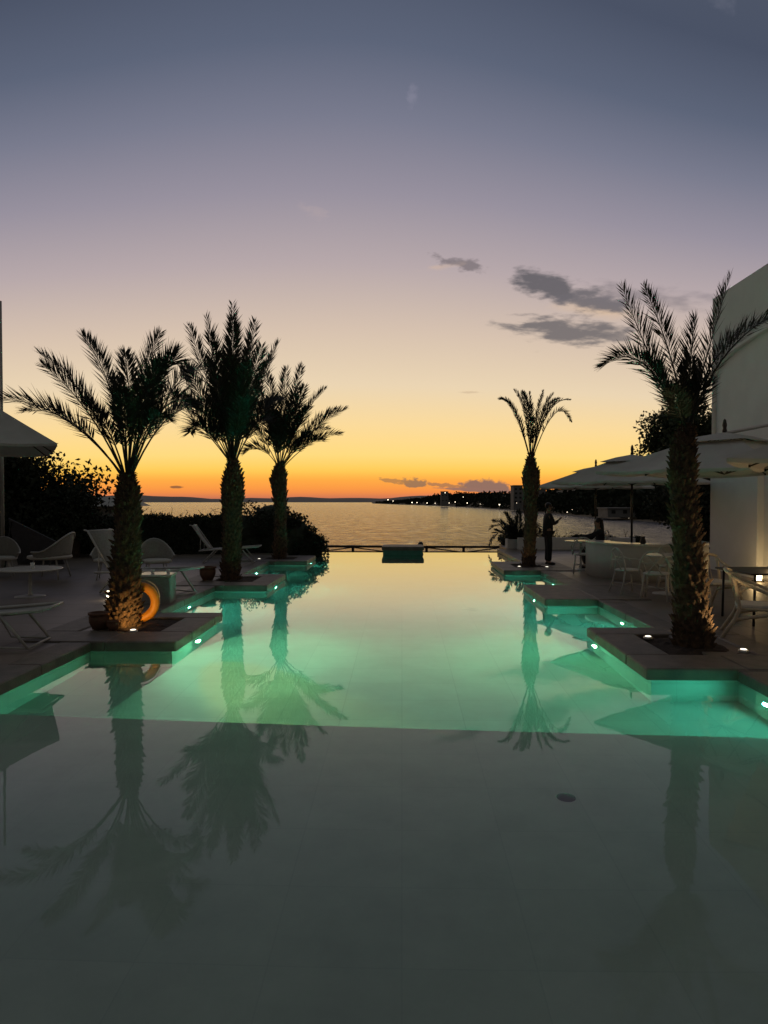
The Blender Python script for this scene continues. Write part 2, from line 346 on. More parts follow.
# ------------------------------------------------------------------ setting: pool, deck, ground, sea, hills
XL, XR, YF, WZ = -3.88, 3.50, 24.8, -.12
FL, SH, YS = -.90, -.50, 6.0       # deep floor, shallow shelf and its edge
def struct(o): o['kind'] = 'structure'; return o
struct(MB().box(XL-.1, XR+.1, YS, YF-.15, FL-.1, FL).build('pool_floor', M['basin']))
b = MB(); prof_ = [(-6, FL-.1), (-6, SH), (5.90, SH), (5.992, SH), (5.998, SH-.006), (6.0, -.72), (6.03, -.725), (6.15, -.725), (6.19, -.725), (6.196, -.731), (6.2, FL), (6.2, FL-.1)]
for x in (XL-.1, XR+.1):
    for y, z in prof_: b.v.append((x, y+((.24 if x < 0 else -.24) if y > 0 else 0), z))
b.f = [(i, i+1, 12+i+1, 12+i) for i in range(11)]
struct(b.build('pool_shelf', M['shelf']))
b = MB(); b.box(XL-.3, XL, -6, YF, -1.1, -.105); b.box(XR, XR+.3, -6, YF, -1.1, -.105); b.box(XL-.3, XR+.3, YF-.15, YF, -1.3, WZ-.006)
b.box(XL-.3, XR+.3, -6.3, -6, -1.1, -.105)
struct(b.build('pool_wall', M['basin']))
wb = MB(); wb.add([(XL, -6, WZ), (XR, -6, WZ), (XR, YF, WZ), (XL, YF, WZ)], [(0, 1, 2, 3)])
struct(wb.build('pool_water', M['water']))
wb = MB(); wb.box(XL-.3, XR+.3, YF+.0, YF+.05, -1.3, WZ-.02)
struct(wb.build('overflow_wall', M['coping']))
struct(MB().box(-40, XL-.34, -14, 23.6, -.9, 0).build('deck', M['deck']))
struct(MB().box(XR+.34, 30, -14, 27, -.9, 0).build('deck', M['deck']))
struct(MB().box(XL-.34, XR+.34, -14, -6.3, -.9, 0).build('deck', M['deck']))
def coping_strip(x0, x1, y0, y1):
    b = MB(); L = 1.2; n = max(1, round((y1-y0)/L)); st = (y1-y0)/n
    for i in range(n): b.bev(x0, x1, y0+i*st+.003, y0+(i+1)*st-.003, -.108, .006, .012)
    return struct(b.build('pool_coping', M['coping']))
coping_strip(XL-.345, XL+.04, -6, YF-.9)
coping_strip(XR-.04, XR+.345, -6, YF+.1)
# terrain: terrace falling to the shore
def height(x, y):
    if y < 31: return -1.45
    t = min(1, (y-31)/22); return -1.45 - 6.2*t*t*(3-2*t) + .15*math.sin(x*.7)*math.cos(y*.5)
b = MB(); nx, ny = 60, 30
for j in range(ny+1):
    for i in range(nx+1):
        X = -160+320*i/nx; Y = -40+110*j/ny; b.v.append((X, Y, height(X, Y)))
b.f = [(j*(nx+1)+i, j*(nx+1)+i+1, (j+1)*(nx+1)+i+1, (j+1)*(nx+1)+i) for j in range(ny) for i in range(nx)]
struct(b.build('ground', M['ground'], smooth=True))
SEA = -6.0
struct(MB().add([(-30000, 33, SEA), (30000, 33, SEA), (30000, 30000, SEA), (-30000, 30000, SEA)], [(0,1,2,3)]).build('sea', M['sea']))
# far mountains across the water
def P(px, py, d): return Vector(((px-VX)/F*d, d, CH-(py-HY)/F*d))
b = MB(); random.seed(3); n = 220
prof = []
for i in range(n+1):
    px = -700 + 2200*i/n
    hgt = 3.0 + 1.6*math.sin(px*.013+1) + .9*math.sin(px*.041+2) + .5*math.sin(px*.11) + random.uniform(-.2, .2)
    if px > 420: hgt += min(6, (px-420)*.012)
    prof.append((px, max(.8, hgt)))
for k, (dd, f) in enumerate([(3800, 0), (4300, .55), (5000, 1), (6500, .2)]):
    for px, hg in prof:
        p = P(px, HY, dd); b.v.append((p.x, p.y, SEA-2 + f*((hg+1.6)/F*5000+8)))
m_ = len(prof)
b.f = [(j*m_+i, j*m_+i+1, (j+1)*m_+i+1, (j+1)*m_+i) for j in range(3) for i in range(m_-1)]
struct(b.build('hills', M['hazed_hill'], smooth=True))
# headland: shoreline read in plan, land rising behind it
shore = [(372, 503.6, 501.5), (385, 504.2, 500.5), (400, 504.8, 499.5), (418, 505.3, 497.5), (436, 506, 494.5), (458, 507, 492.5), (480, 508.4, 492.5), (505, 510, 492),
         (540, 513, 490), (580, 516.5, 484), (620, 520, 480), (670, 524, 478), (740, 528, 476), (900, 534, 480), (1300, 540, 470)]
def sd(py): return F*(CH-SEA)/(py-HY)
b = MB(); rows = [(1, 0), (1.05, .12), (1.12, .25), (1.35, 1.0), (2.0, 1.0), (3.2, .6)]
for r, f in rows:
    for px, py, top in shore:
        d = sd(py)*r; base = SEA-.15
        zt = CH-(top+3.5-HY)/F*d if f >= 1 else SEA+2
        z = base + (max(zt, SEA+1.5)-base)*f
        b.v.append(((px-VX)/F*d, d, z))
m_ = len(shore)
b.f = [(j*m_+i, j*m_+i+1, (j+1)*m_+i+1, (j+1)*m_+i) for j in range(len(rows)-1) for i in range(m_-1)]
struct(b.build('headland', M['sand'], smooth=True))
def interp(px, k):
    for a, c in zip(shore, shore[1:]):
        if a[0] <= px <= c[0]:
            t = (px-a[0])/(c[0]-a[0]); return a[k]*(1-t)+c[k]*t
    return shore[-1][k]
def rvec():
    while True:
        v = Vector((random.uniform(-1, 1), random.uniform(-1, 1), random.uniform(-1, 1)))
        if .05 < v.length < 1: return v
random.seed(11)
b = MB()                                  # coastal wood: clumps of leaf faces
for i in range(760):
    px = 376 + 560*random.random()**1.5
    r = 1.10 + .35*random.random()
    d = sd(interp(px, 1))*r
    X = (px-VX)/F*d; f = min(1, (r-1.05)/.3)
    topz = CH-(interp(px, 2)-HY)/F*d; zb = SEA+1
    zt = zb + (max(topz, zb+3)-zb)*(.45+.55*f) * random.uniform(.75, 1.06)
    R = min(6.5, max(1.6, (zt-zb)*.5)) * random.uniform(.7, 1.1)
    c = Vector((X, d, zt-R))
    for k in range(90):
        v = rvec().normalized()*random.uniform(.55, 1.05)
        p = c + Vector((v.x*R*1.35, v.y*R, v.z*R if v.z > 0 else v.z*R*2.4))
        if p.z < SEA+.5: p.z = SEA+.5+random.random()
        dd = rvec().normalized(); b.leaf(p, dd, R*.2, R*.55, Vector((0, 1, .2)))
tag(b.build('coastal_wood', M['leafd']), 'dark wooded shore of the headland across the bay', 'woodland', kind='stuff')

# ------------------------------------------------------------------ palms
def frond(b, B, C, T, n=40, leaf=.34, w=.012, roll=0.0, rr=.016, start=.16):
    B, C, T = Vector(B), Vector(C), Vector(T)
    pt = lambda t: B*(1-t)**2 + C*2*t*(1-t) + T*t*t
    dv = lambda t: ((C-B)*2*(1-t) + (T-C)*2*t).normalized()
    pts = [pt(i/10) for i in range(11)]
    b.tube(pts, [rr*(1-.85*i/10) for i in range(11)], 5, False)
    for i in range(n):
        t = start + (1-start)*(i+random.random()*.6)/n
        p = pt(min(t, .995)); tg = dv(min(t, 1))
        up = Vector((0, 0, 1)) - tg*tg.z
        up = up.normalized() if up.length > .05 else tg.orthogonal().normalized()
        sd_ = tg.cross(up).normalized()
        prof = (math.sin(PI*min(1, max(0, (t-start)/(1-start))*.86+.13))**.7)
        L = leaf*(.28+.78*prof)*random.uniform(.82, 1.12)
        for s in (-1, 1):
            for q in range(1 if i % 3 else 2):
                ph = roll + s*random.choice((random.gauss(1.15, .16), random.gauss(.62, .16), random.gauss(1.6, .15)))
                side = up*math.cos(ph) + sd_*math.sin(ph)
                fw = .95 - .25*(1-t) + random.uniform(-.14, .14)
                d = (tg*fw + side*(.82-.25*t) + Vector((0, 0, -.08))).normalized()
                b.leaf(p, d, w*random.uniform(.8, 1.2), L, sd_*math.cos(ph)-up*math.sin(ph) if random.random() < .5 else up)
def trunk(b, pts, rad, rows, per, boot=.05, seed=1):
    rnd = random.Random(seed)
    pts = [Vector(p) for p in pts]
    def at(t):
        k = t*(len(pts)-1); i = min(int(k), len(pts)-2); f = k-i
        return pts[i].lerp(pts[i+1], f), rad[i]*(1-f)+rad[i+1]*f
    m = 30; b.tube([at(i/m)[0] for i in range(m+1)], [at(i/m)[1]*.93 for i in range(m+1)], 16)
    for r in range(rows):
        for k in range(per):
            t = (r + (k*5 % per)/per*.9)/rows
            p, R = at(min(t, .995)); a = 2*PI*(k + .5*(r % 2))/per + rnd.uniform(-.08, .08)
            o = Vector((math.cos(a), math.sin(a), 0)); s = Vector((-o.y, o.x, 0)); up = Vector((0, 0, 1))
            ww = R*2*PI/per*.55; hh = ww*rnd.uniform(1.2, 1.7); e = boot*rnd.choice((.15, .4, .7, .9, 1.1, 1.6))*(.55+.45*rnd.random())
            q = p + o*R*.88
            v = [q - s*ww - up*hh*.7, q + s*ww - up*hh*.7, q + s*ww*.8 + up*hh*.5 + o*e*.6, q - s*ww*.8 + up*hh*.5 + o*e*.6,
                 q + o*(e*.5) - up*hh*.8, q + o*(e+R*.12) + up*hh*.75]
            b.add(v, [(0, 4, 5, 3), (4, 1, 2, 5), (3, 5, 2), (0, 1, 4)])
def palm(name, label, Y, trk, rad, rows, per, base, fronds, extra, leaf, seed, spread=1.0, boot=.05, lw=.011, nleaf=42, start=.18, group='palm trees rising from the poolside planters'):
    """trk: trunk axis, (px,py) points at depth Y; fronds: (tip px, tip py, ctrl px, ctrl py, depth of tip)"""
    random.seed(seed)
    gx = P(trk[0][0], HY, Y).x
    loc = Vector((gx, Y, .0)); root = thing(name, label, 'palm tree', loc, group=group)
    pts = [P(a, c, Y)-loc for a, c in trk]; pts[0].z = .0 if group else pts[0].z
    b = MB(); trunk(b, pts, rad, rows, per, boot, seed); b.build('trunk', M['trunk'], root)
    B = P(base[0], base[1], Y)-loc
    b = MB(); px = Y/F
    for fr in fronds:
        tx, tz, cx, cz, dy = fr[:5]
        T = P(tx, tz, Y)-loc; T.y = dy; C = P(cx, cz, Y)-loc; C.y = dy*.45
        B2 = B + Vector(((C.x-B.x)*.05, dy*.03, random.uniform(-.05, .03)))
        frond(b, B2, C, T, nleaf, leaf*random.uniform(.9, 1.08), lw, random.uniform(-.35, .35), start=start)
    for (n, L0, e0, e1) in extra:       # further leaves all round: count, length, elevation range
        for i in range(n):
            az = 2*PI*(i+random.random()*.7)/n; e = math.radians(random.uniform(e0, e1)); L_ = L0*random.uniform(.85, 1.1)
            h = Vector((math.cos(az)*spread, math.sin(az), 0))
            C = B + (h*math.cos(e) + Vector((0, 0, math.sin(e))))*L_*.6
            e2 = e - math.radians(random.uniform(18, 42))
            T = C + (h*math.cos(e2) + Vector((0, 0, math.sin(e2))))*L_*.45
            frond(b, B + h*.04, C, T, nleaf, leaf*random.uniform(.85, 1.05), lw, random.uniform(-.4, .4), start=start)
    b.build('crown', M['frond'], root)
    return root

palm('palm_tree', 'full-crowned palm nearest on the left, orange-lit trunk with a ring buoy', 9.4,
     [(119, 634), (121, 600), (123, 560), (125, 525), (125, 500), (125, 486), (125, 472)], [.225, .22, .185, .165, .16, .135, .065], 40, 19, (125, 478),
     [(36, 352, 88, 385, .0), (80, 334, 114, 374, 0), (108, 344, 124, 395, .5), (159, 332, 132, 385, 0), (166, 340, 142, 380, .5), (194, 392, 165, 305, -.2),
      (186, 405, 158, 366, .5), (-4, 402, 62, 392, -.3), (8, 408, 66, 398, .25), (88, 366, 110, 405, .8), (142, 350, 132, 400, .9), (178, 372, 150, 385, -.7), (188, 358, 158, 366, .7),
      (180, 424, 156, 402, -.5), (62, 372, 96, 402, -.6), (176, 396, 150, 396, 1.0)],
     [(3, 1.4, 66, 82)], .34, 21, lw=.0095, nleaf=78, start=.30)
palm('palm_tree', 'tallest densest palm, middle of the three on the left side', 15.0,
     [(229, 584), (230, 560), (231, 530), (231, 510), (232, 490), (232, 475), (232, 458)], [.215, .21, .205, .21, .24, .20, .09], 34, 15, (232, 464),
     [(184, 322, 206, 380, .3), (209, 320, 224, 385, -.3), (231, 302, 230, 390, .1), (226, 310, 226, 390, .6), (257, 324, 246, 385, -.2), (275, 338, 256, 390, .4), (148, 376, 196, 420, .5),
      (202, 436, 205, 415, -.9), (198, 350, 214, 405, .9), (270, 356, 250, 400, -.9), (240, 326, 238, 390, -.7), (215, 340, 222, 400, .9), (266, 420, 256, 405, .8),
      (192, 392, 208, 408, 1.1), (270, 392, 254, 402, 1.1), (200, 404, 212, 415, -1.1), (262, 345, 246, 395, 1.1), (248, 336, 238, 400, .4), (196, 372, 212, 405, -.9), (258, 374, 246, 405, -1.2),
      (222, 345, 226, 405, -1), (236, 350, 234, 405, 1.3)],
     [(4, 2.4, 66, 82), (3, 2.0, 52, 66)], .46, 22, spread=.6, lw=.0145, nleaf=66, start=.24)
palm('palm_tree', 'shorter far palm on the left, beside the dark round bush', 20.6,
     [(279, 561), (280, 540), (280, 510), (279, 492), (278, 480), (279, 472), (279, 463)], [.21, .20, .175, .22, .25, .2, .09], 26, 11, (279, 468),
     [(285, 366, 282, 415, .2), (304, 367, 290, 415, -.4), (324, 386, 300, 408, .5), (347, 410, 314, 422, -.2), (339, 432, 314, 430, .7), (333, 404, 304, 422, 1.2), (252, 380, 266, 415, .4),
      (262, 392, 270, 422, 1.0), (247, 454, 262, 438, -.4), (250, 428, 262, 425, -1), (310, 392, 294, 422, -1.1), (325, 425, 301, 424, 1.2), (270, 376, 276, 415, -.4), (294, 382, 286, 418, .9), (326, 442, 304, 438, -.6),
      (300, 402, 290, 430, 1.2), (278, 388, 278, 425, 1.2), (314, 412, 297, 430, -1), (266, 408, 272, 430, -1)],
     [(4, 2.1, 60, 82), (2, 1.8, 44, 60)], .44, 23, spread=.7, lw=.017, nleaf=54, start=.26)
palm('palm_tree', 'thin sparse palm with drooping leaves, far on the right side', 18.4,
     [(528, 573), (529, 550), (530, 520), (530, 500), (530, 485), (530, 474), (530, 462), (530, 452)], [.185, .165, .165, .17, .215, .22, .13, .04], 28, 11, (530, 460),
     [(499, 400, 516, 400, 0), (503, 398, 517, 408, .2), (514, 391, 526, 405, .1), (520, 394, 528, 410, -.2), (528, 393, 530, 420, 0), (543, 391, 534, 425, .1), (568, 401, 545, 396, 0), (570, 422, 556, 388, .1), (560, 398, 542, 404, .3),
      (550, 396, 538, 412, -.2)],
     [], .205, 24, lw=.0125, nleaf=64, start=.22)
palm('palm_tree', 'large near palm on the right with a warm-lit rough trunk edge', 8.3,
     [(691, 652), (689, 610), (686, 560), (681, 510), (679, 475), (679, 455), (681, 438), (683, 424)], [.235, .205, .175, .155, .155, .145, .11, .05], 38, 17, (683, 430),
     [(593, 373, 636, 334, -.3), (619, 290, 648, 368, 0), (640, 289, 672, 358, 0), (724, 279, 698, 370, 0), (687, 322, 682, 380, -.1), (790, 310, 710, 330, -.2), (776, 318, 706, 336, .25), (652, 397, 668, 412, -.5),
      (713, 374, 700, 400, .4), (655, 350, 672, 395, .5), (704, 352, 692, 395, .5)],
     [], .29, 25, lw=.0085, nleaf=80, boot=.045, start=.20)
# low bushy palm at the far right corner
palm('low_palm', 'low bushy palm with arching leaves at the far right pool corner', 25.5,
     [(519, 556), (519, 545)], [.16, .12], 3, 8, (519, 546),
     [(489, 547, 500, 515, 0), (491, 530, 506, 516, .4), (503, 513, 512, 525, -.4), (520, 511, 519, 525, .4), (534, 516, 527, 522, 0), (542, 532, 534, 510, .5), (548, 548, 538, 518, 0), (512, 520, 516, 528, .9), (497, 538, 506, 524, -.8), (495, 522, 508, 520, .7), (528, 525, 524, 528, -.9)],
     [(7, 1.0, 25, 65)], .32, 26, lw=.022, nleaf=32, group=None)

# ------------------------------------------------------------------ poolside planters
def planter(label, x0, x1, y0, y1, hx0, hx1, hy0, hy1, side):
    cx, cy = (x0+x1)/2, (y0+y1)/2
    r = thing('tree_planter', label, 'planter', (cx, cy, 0), group='square stone planters stepping into the pool')
    q = lambda a, b_, c, d: (a-cx, b_-cx, c-cy, d-cy)
    b = MB()
    if hx0 is None:
        xm = (x0+x1)/2
        b.bev(*q(x0, xm-.003, y0, y1), -.10, .02, .014); b.bev(*q(xm+.003, x1, y0, y1), -.10, .02, .014)
    else:
        for (a, c, d, e) in ((x0, x1, y0, hy0), (x0, x1, hy1, y1), (x0, hx0, hy0+.004, hy1-.004), (hx1, x1, hy0+.004, hy1-.004)):
            if d in (y0, hy1):      # long sides in two stones
                xm = (a+c)/2 + .1; b.bev(*q(a, xm-.003, d, e), -.10, .02, .014); b.bev(*q(xm+.003, c, d, e), -.10, .02, .014)
            else: b.bev(*q(a, c, d, e), -.10, .02, .014)
    b.build('stone_rim', M['coping'], r)
    b = MB(); i = .07
    if side < 0: b.box(*q(XL-.2, x1-i, y0+i, y1-i), FL-.05, -.098)
    else: b.box(*q(x0+i, XR+.2, y0+i, y1-i), FL-.05, -.098)
    b.build('wall', M['basin'], r)
    if hx0 is not None:
        b = MB(); n = 14; random.seed(int(y0*10))
        for j in range(n+1):
            for k in range(n+1):
                e = min(j, k, n-j, n-k)
                b.v.append((hx0-cx+(hx1-hx0)*k/n, hy0-cy+(hy1-hy0)*j/n, -.04 + min(e, 3)*.018 + random.uniform(-.012, .012)))
        b.f = [(j*(n+1)+k, j*(n+1)+k+1, (j+1)*(n+1)+k+1, (j+1)*(n+1)+k) for j in range(n) for k in range(n)]
        b.box(hx0-cx-.02, hx1-cx+.02, hy0-cy-.02, hy1-cy+.02, -.097, -.06)
        b.build('soil', M['soil'], r)
planter('stone planter round the nearest left palm, orange ring buoy standing on it', -4.75, -2.78, 8.3, 10.5, -4.32, -3.22, 8.95, 10.05, -1)
planter('stone planter round the tall middle palm on the left', -4.75, -2.76, 13.9, 16.1, -4.32, -3.22, 14.5, 15.6, -1)
planter('farthest left stone planter, next to the round bush', -4.75, -2.74, 19.6, 21.6, -4.32, -3.22, 20.1, 21.1, -1)
planter('nearest right stone planter, brightly green-lit below water, thick palm in it', 2.53, 4.4, 7.1, 9.4, 3.02, 4.02, 7.75, 8.95, 1)
planter('treeless stone block on the right between the two palms', 2.52, 4.4, 12.1, 14.2, None, None, None, None, 1)
planter('farthest right stone planter holding the thin palm', 2.54, 4.4, 17.1, 19.6, 2.98, 3.95, 17.8, 18.95, 1)
# stone block standing in the water at the overflow edge
r = thing('stone_block', 'dark stone block in the middle of the overflow edge', 'block', (.03, 24.2, -.12))
MB().bev(-.73, .73, -.6, .62, .16, .29, .02).build('cap', M['coping'], r)
MB().box(-.69, .69, -.56, .58, -.78, .158).build('body', M['teal'], r)

# ------------------------------------------------------------------ lights that the place has, and one added pool lamp
def uplight(label, x, y, aimp, e, col=(1, .62, .28), z=.004, tilt=1.0):
    r = thing('ground_spotlight', label, 'spotlight', (x, y, z), group='small lit spotlights round the pool')
    MB().lathe([(.055, -.02), (.06, .012), (.05, .028), (.044, .03)], n=20).build('housing', M['steel'], r, True)
    b = MB(); b.lathe([(.036, .029), (.036, .034), (.026, .037), (.001, .038)], n=20); b.build('lens', M['pale'], r, True)
    if e: light('SPOT', 'lamp', (0, 0, .06), e, col, r, .03, spot=math.radians(100), aim=Vector(aimp)-Vector((x, y, z)))
    return r
uplight('spotlight lighting the near left palm trunk orange', -3.58, 8.98, (-3.80, 9.44, .28), 11, (1, .56, .17))
uplight('spotlight at the left corner of the near right palm, unlit side', 3.12, 8.72, (3.3, 8.4, 1.5), .9)
uplight('bright spotlight at the right foot of the near right palm', 3.95, 7.98, (3.70, 8.28, 1.1), 38, (1, .66, .30))
uplight('spotlight at the far left planter corner beside the thick trunk', -4.25, 20.2, (-3.8, 20.5, 1.5), .3)
uplight('spotlight in front of the thin right palm trunk', 3.08, 18.0, (3.4, 18.3, 1.5), 1.5)
uplight('spotlight just right of the thin right palm by the deck', 3.78, 17.9, (3.5, 18.3, 1.5), 1.5)
GREEN = (.09, 1.0, .68)
def pool_lamp(label, x, y, nx, e, col=GREEN, z=-.42, aim=(0, 0, -.02)):
    r = thing('pool_light', label, 'pool light', (x, y, z), group='round lit lamps in the pool walls')
    b = MB(); b.tube([(0, 0, 0), (nx*.02, 0, 0)], .055, 20); b.build('rim', M['steel'], r)
    b = MB(); b.tube([(nx*.018, 0, 0), (nx*.026, 0, 0)], .042, 20); b.build('lens', M['under'], r)
    light('AREA', 'lamp', (nx*.045, 0, 0), e, col, r, .10, aim=Vector((nx*.045+nx+aim[0], aim[1], aim[2])))
    return r
q = pool_lamp('underwater lamp in the near left planter wall, yellow-green glow', -2.85, 9.3, 1, 84, (.25, 1, .50), z=-.40, aim=(0, -.30, -.02))
light('SPOT', 'beam', (.06, 0, .02), 200, (.80, 1, .22), q, .03, spot=math.radians(38), aim=Vector((1.06, -1.45, -.52)))
pool_lamp('underwater lamp in the left pool wall between near and middle palms', XL, 12.2, 1, 34)
pool_lamp('underwater lamp in the middle left planter wall', -2.83, 15.0, 1, 26)
pool_lamp('underwater lamp in the left pool wall behind the middle palm', XL, 17.9, 1, 24)
q = pool_lamp('underwater lamp in the near right planter wall', 2.60, 9.1, -1, 46, (.22, 1, .46), z=-.38, aim=(0, -.2, .02))
light('SPOT', 'beam', (-.06, 0, .02), 50, (.75, 1, .28), q, .03, spot=math.radians(40), aim=Vector((-1.06, 1.9, -.5)))
pool_lamp('underwater lamp in the right pool wall between near planter and treeless block', XR, 10.8, -1, 34)
pool_lamp('underwater lamp in the treeless right block', 2.59, 13.2, -1, 24)
pool_lamp('underwater lamp in the right pool wall before the thin palm', XR, 15.7, -1, 24)
pool_lamp('underwater lamp in the far left planter wall', -2.81, 20.6, 1, 12)
pool_lamp('underwater lamp in the far right pool wall', XR, 21.3, -1, 14)
pool_lamp('added underwater lamp in the right pool wall nearest the shallow end', XR, 6.55, -1, 6, z=-.36, aim=(0, -.1, .03))  # added lamp, brightens the front wall of the near right planter

# ------------------------------------------------------------------ parasols
def parasol(label, x, y, half, ze, za, rz, droop=.12, open_=True, group='large pale parasols over the terraces', cant=None):
    r = thing('parasol', label, 'parasol', (x, y, 0), rz, group)
    n = 8; ang = [2*PI*k/8+PI/4 for k in range(8)]
    def rim(k, s=1.0):
        a = ang[k % 8]; R = half*(1.4142 if k % 2 == 0 else 1.0)*s
        return Vector((R*math.cos(a), R*math.sin(a), 0))
    b = MB(); rings = 7; vent = .30
    for j in range(rings+1):
        t = vent + (1-vent)*j/rings
        for k in range(8):
            for q in range(3):
                p = rim(k).lerp(rim(k+1), q/3)*t
                sag = (0, .8, .8)[q]*.035*half*math.sin(PI*min(1, max(0, (t-vent)/(1-vent)))*.75)
                z = za - (za-ze)*(t**.92) - sag
                b.v.append((p.x, p.y, z))
    m_ = 24
    b.f = [(j*m_+k, j*m_+(k+1) % m_, (j+1)*m_+(k+1) % m_, (j+1)*m_+k) for j in range(rings) for k in range(m_)]
    # short valance hem
    o = len(b.v); base = rings*m_
    for k in range(m_):
        v = b.v[base+k]; b.v.append((v[0], v[1], v[2]-.05))
    b.f += [(base+k, base+(k+1) % m_, o+(k+1) % m_, o+k) for k in range(m_)]
    cano = b.build('canopy', M['canvas'], r, False)
    sm = cano.modifiers.new('thick', 'SOLIDIFY'); sm.thickness = .006
    b = MB()
    for t, dz in ((.40, -.015), (.2, .10), (.02, .17)):
        for k in range(8):
            p = rim(k)*t; b.v.append((p.x, p.y, za-(za-ze)*((.40)**.92)+.10+dz))
    b.f = [(j*8+k, j*8+(k+1) % 8, (j+1)*8+(k+1) % 8, (j+1)*8+k) for j in range(2) for k in range(8)] + [tuple(range(16, 24))]
    v = b.build('vent_cap', M['canvas'], r); sm = v.modifiers.new('thick', 'SOLIDIFY'); sm.thickness = .006
    top = za-(za-ze)*((.40)**.92)+.27
    if cant:
        mx_, my_ = cant; q = Matrix.Rotation(-rz, 4, 'Z') @ Vector((mx_, my_, 0))
        MB().tube([(q.x, q.y, .08), (q.x, q.y, za+.45)], .04, 12).build('pole', M['white'], r, True)
        MB().tube([(q.x, q.y, za+.2), (0, 0, top-.02)], .03, 12).build('arm', M['white'], r, True)
    else:
        q = Vector((0, 0, 0)); MB().tube([(0, 0, .08), (0, 0, top)], .028, 12).build('pole', M['dark'], r, True)
    MB().lathe([(.02, 0), (.045, .03), (.03, .09), (.042, .15), (.025, .24), (.004, .27)], (0, 0, top-.01), 12).build('finial', M['dark'], r, True)
    MB().bev(q.x-.38, q.x+.38, q.y-.38, q.y+.38, .0, .08, .02).build('base', M['plaster2'], r)
    for k in range(8):
        a = rim(k); b = MB()
        b.tube([(0, 0, za-.06), (a.x*.5, a.y*.5, za-(za-ze)*.5**.92-.05), (a.x*.985, a.y*.985, ze-.03)], .013, 6)
        b.box(-.013, .013, -.013, .013, -.02, .02, Matrix.Translation((a.x*.99, a.y*.99, ze-.03)))
        rb = b.build('rib', M['dark'], r)
        b = MB(); b.tube([(0, 0, za-.85), (a.x*.5, a.y*.5, za-(za-ze)*.5**.92-.06)], .010, 6); b.build('strut', M['dark'], rb)
    return r
parasol('farthest right parasol, above the standing person', 6.75, 24.0, 1.5, 2.25, 3.0, PI/4+.1)
parasol('second farthest right parasol, over the seated woman', 6.0, 18.0, 1.5, 2.25, 3.02, PI/4+.05)
parasol('wide right parasol just behind the thick near palm trunk', 6.05, 13.0, 1.65, 2.32, 3.1, PI/4-.12, cant=(1.5, -2.3))
parasol('nearest right parasol, its underside lit warm', 6.32, 9.0, 1.65, 2.28, 3.02, PI/4+.18, cant=(1.3, 0))
parasol('left parasol beneath the overhanging palm leaf', -9.62, 14.4, 1.9, 2.92, 4.4, PI/4-.25)

# ------------------------------------------------------------------ foliage
def leafmass(b, c, R, n, size, flat=1.0, lump=5, hollow=.45, zmin=None):
    c = Vector(c)
    lumps = [(rvec().normalized()*random.uniform(.35, .85), random.uniform(.28, .5)) for _ in range(lump)]
    for i in range(n):
        o, q = random.choice(lumps)
        v = rvec().normalized()*random.uniform(hollow, 1.0)*q + o
        p = c + Vector((v.x*R[0], v.y*R[1], v.z*R[2]))
        if zmin is not None and p.z < zmin: p.z = zmin + random.random()*.1
        s = size*random.uniform(.6, 1.3); b.leaf(p, rvec().normalized(), s*.32, s, rvec())
def tree(label, x, y, h, crown, R, n, size, lumps, seed, mat_='leaf', name='tree'):
    random.seed(seed)
    r = thing(name, label, 'tree', (x, y, 0))
    b = MB(); b.tube([(0, 0, -.9), (.05, 0, h*.3), (-.05, .1, h*.6), (0, 0, h*.85)], [.16, .13, .09, .03], 10)
    for i in range(14):
        a = random.uniform(0, 2*PI); z0 = h*random.uniform(.25, .65)
        e = Vector((math.cos(a)*R[0]*.75, math.sin(a)*R[1]*.75, crown+random.uniform(-.4, .8)*R[2]))
        b.tube([(0, 0, z0), Vector((0, 0, z0)).lerp(e, .5)+Vector((0, 0, .12)), e], [.05, .03, .008], 6)
    b.build('trunk', M['bark'], r)
    b = MB(); leafmass(b, (0, 0, crown), R, n, size, lump=lumps); b.build('crown', M[mat_], r)
    return r
tree('broad dark tree on the left behind the loungers', -13.35, 22.0, 4.0, 1.9, (3.3, 2.2, 2.2), 26000, .16, 40, 31, 'leafd')
tree('small-leaved dark shrub tree at the left pavilion', -10.2, 21.0, 2.2, 1.1, (1.2, .9, 1.15), 8000, .11, 20, 36, 'leafd')
tree('dark feathery tree behind the right parasols', 11.3, 27.5, 5.8, 4.2, (1.9, 1.7, 1.75), 13000, .15, 26, 32)
tree('dark bushy tree low against the white building end', 10.6, 25.0, 3.2, 1.7, (1.9, 1.0, 1.7), 12000, .14, 22, 37, 'leafd')

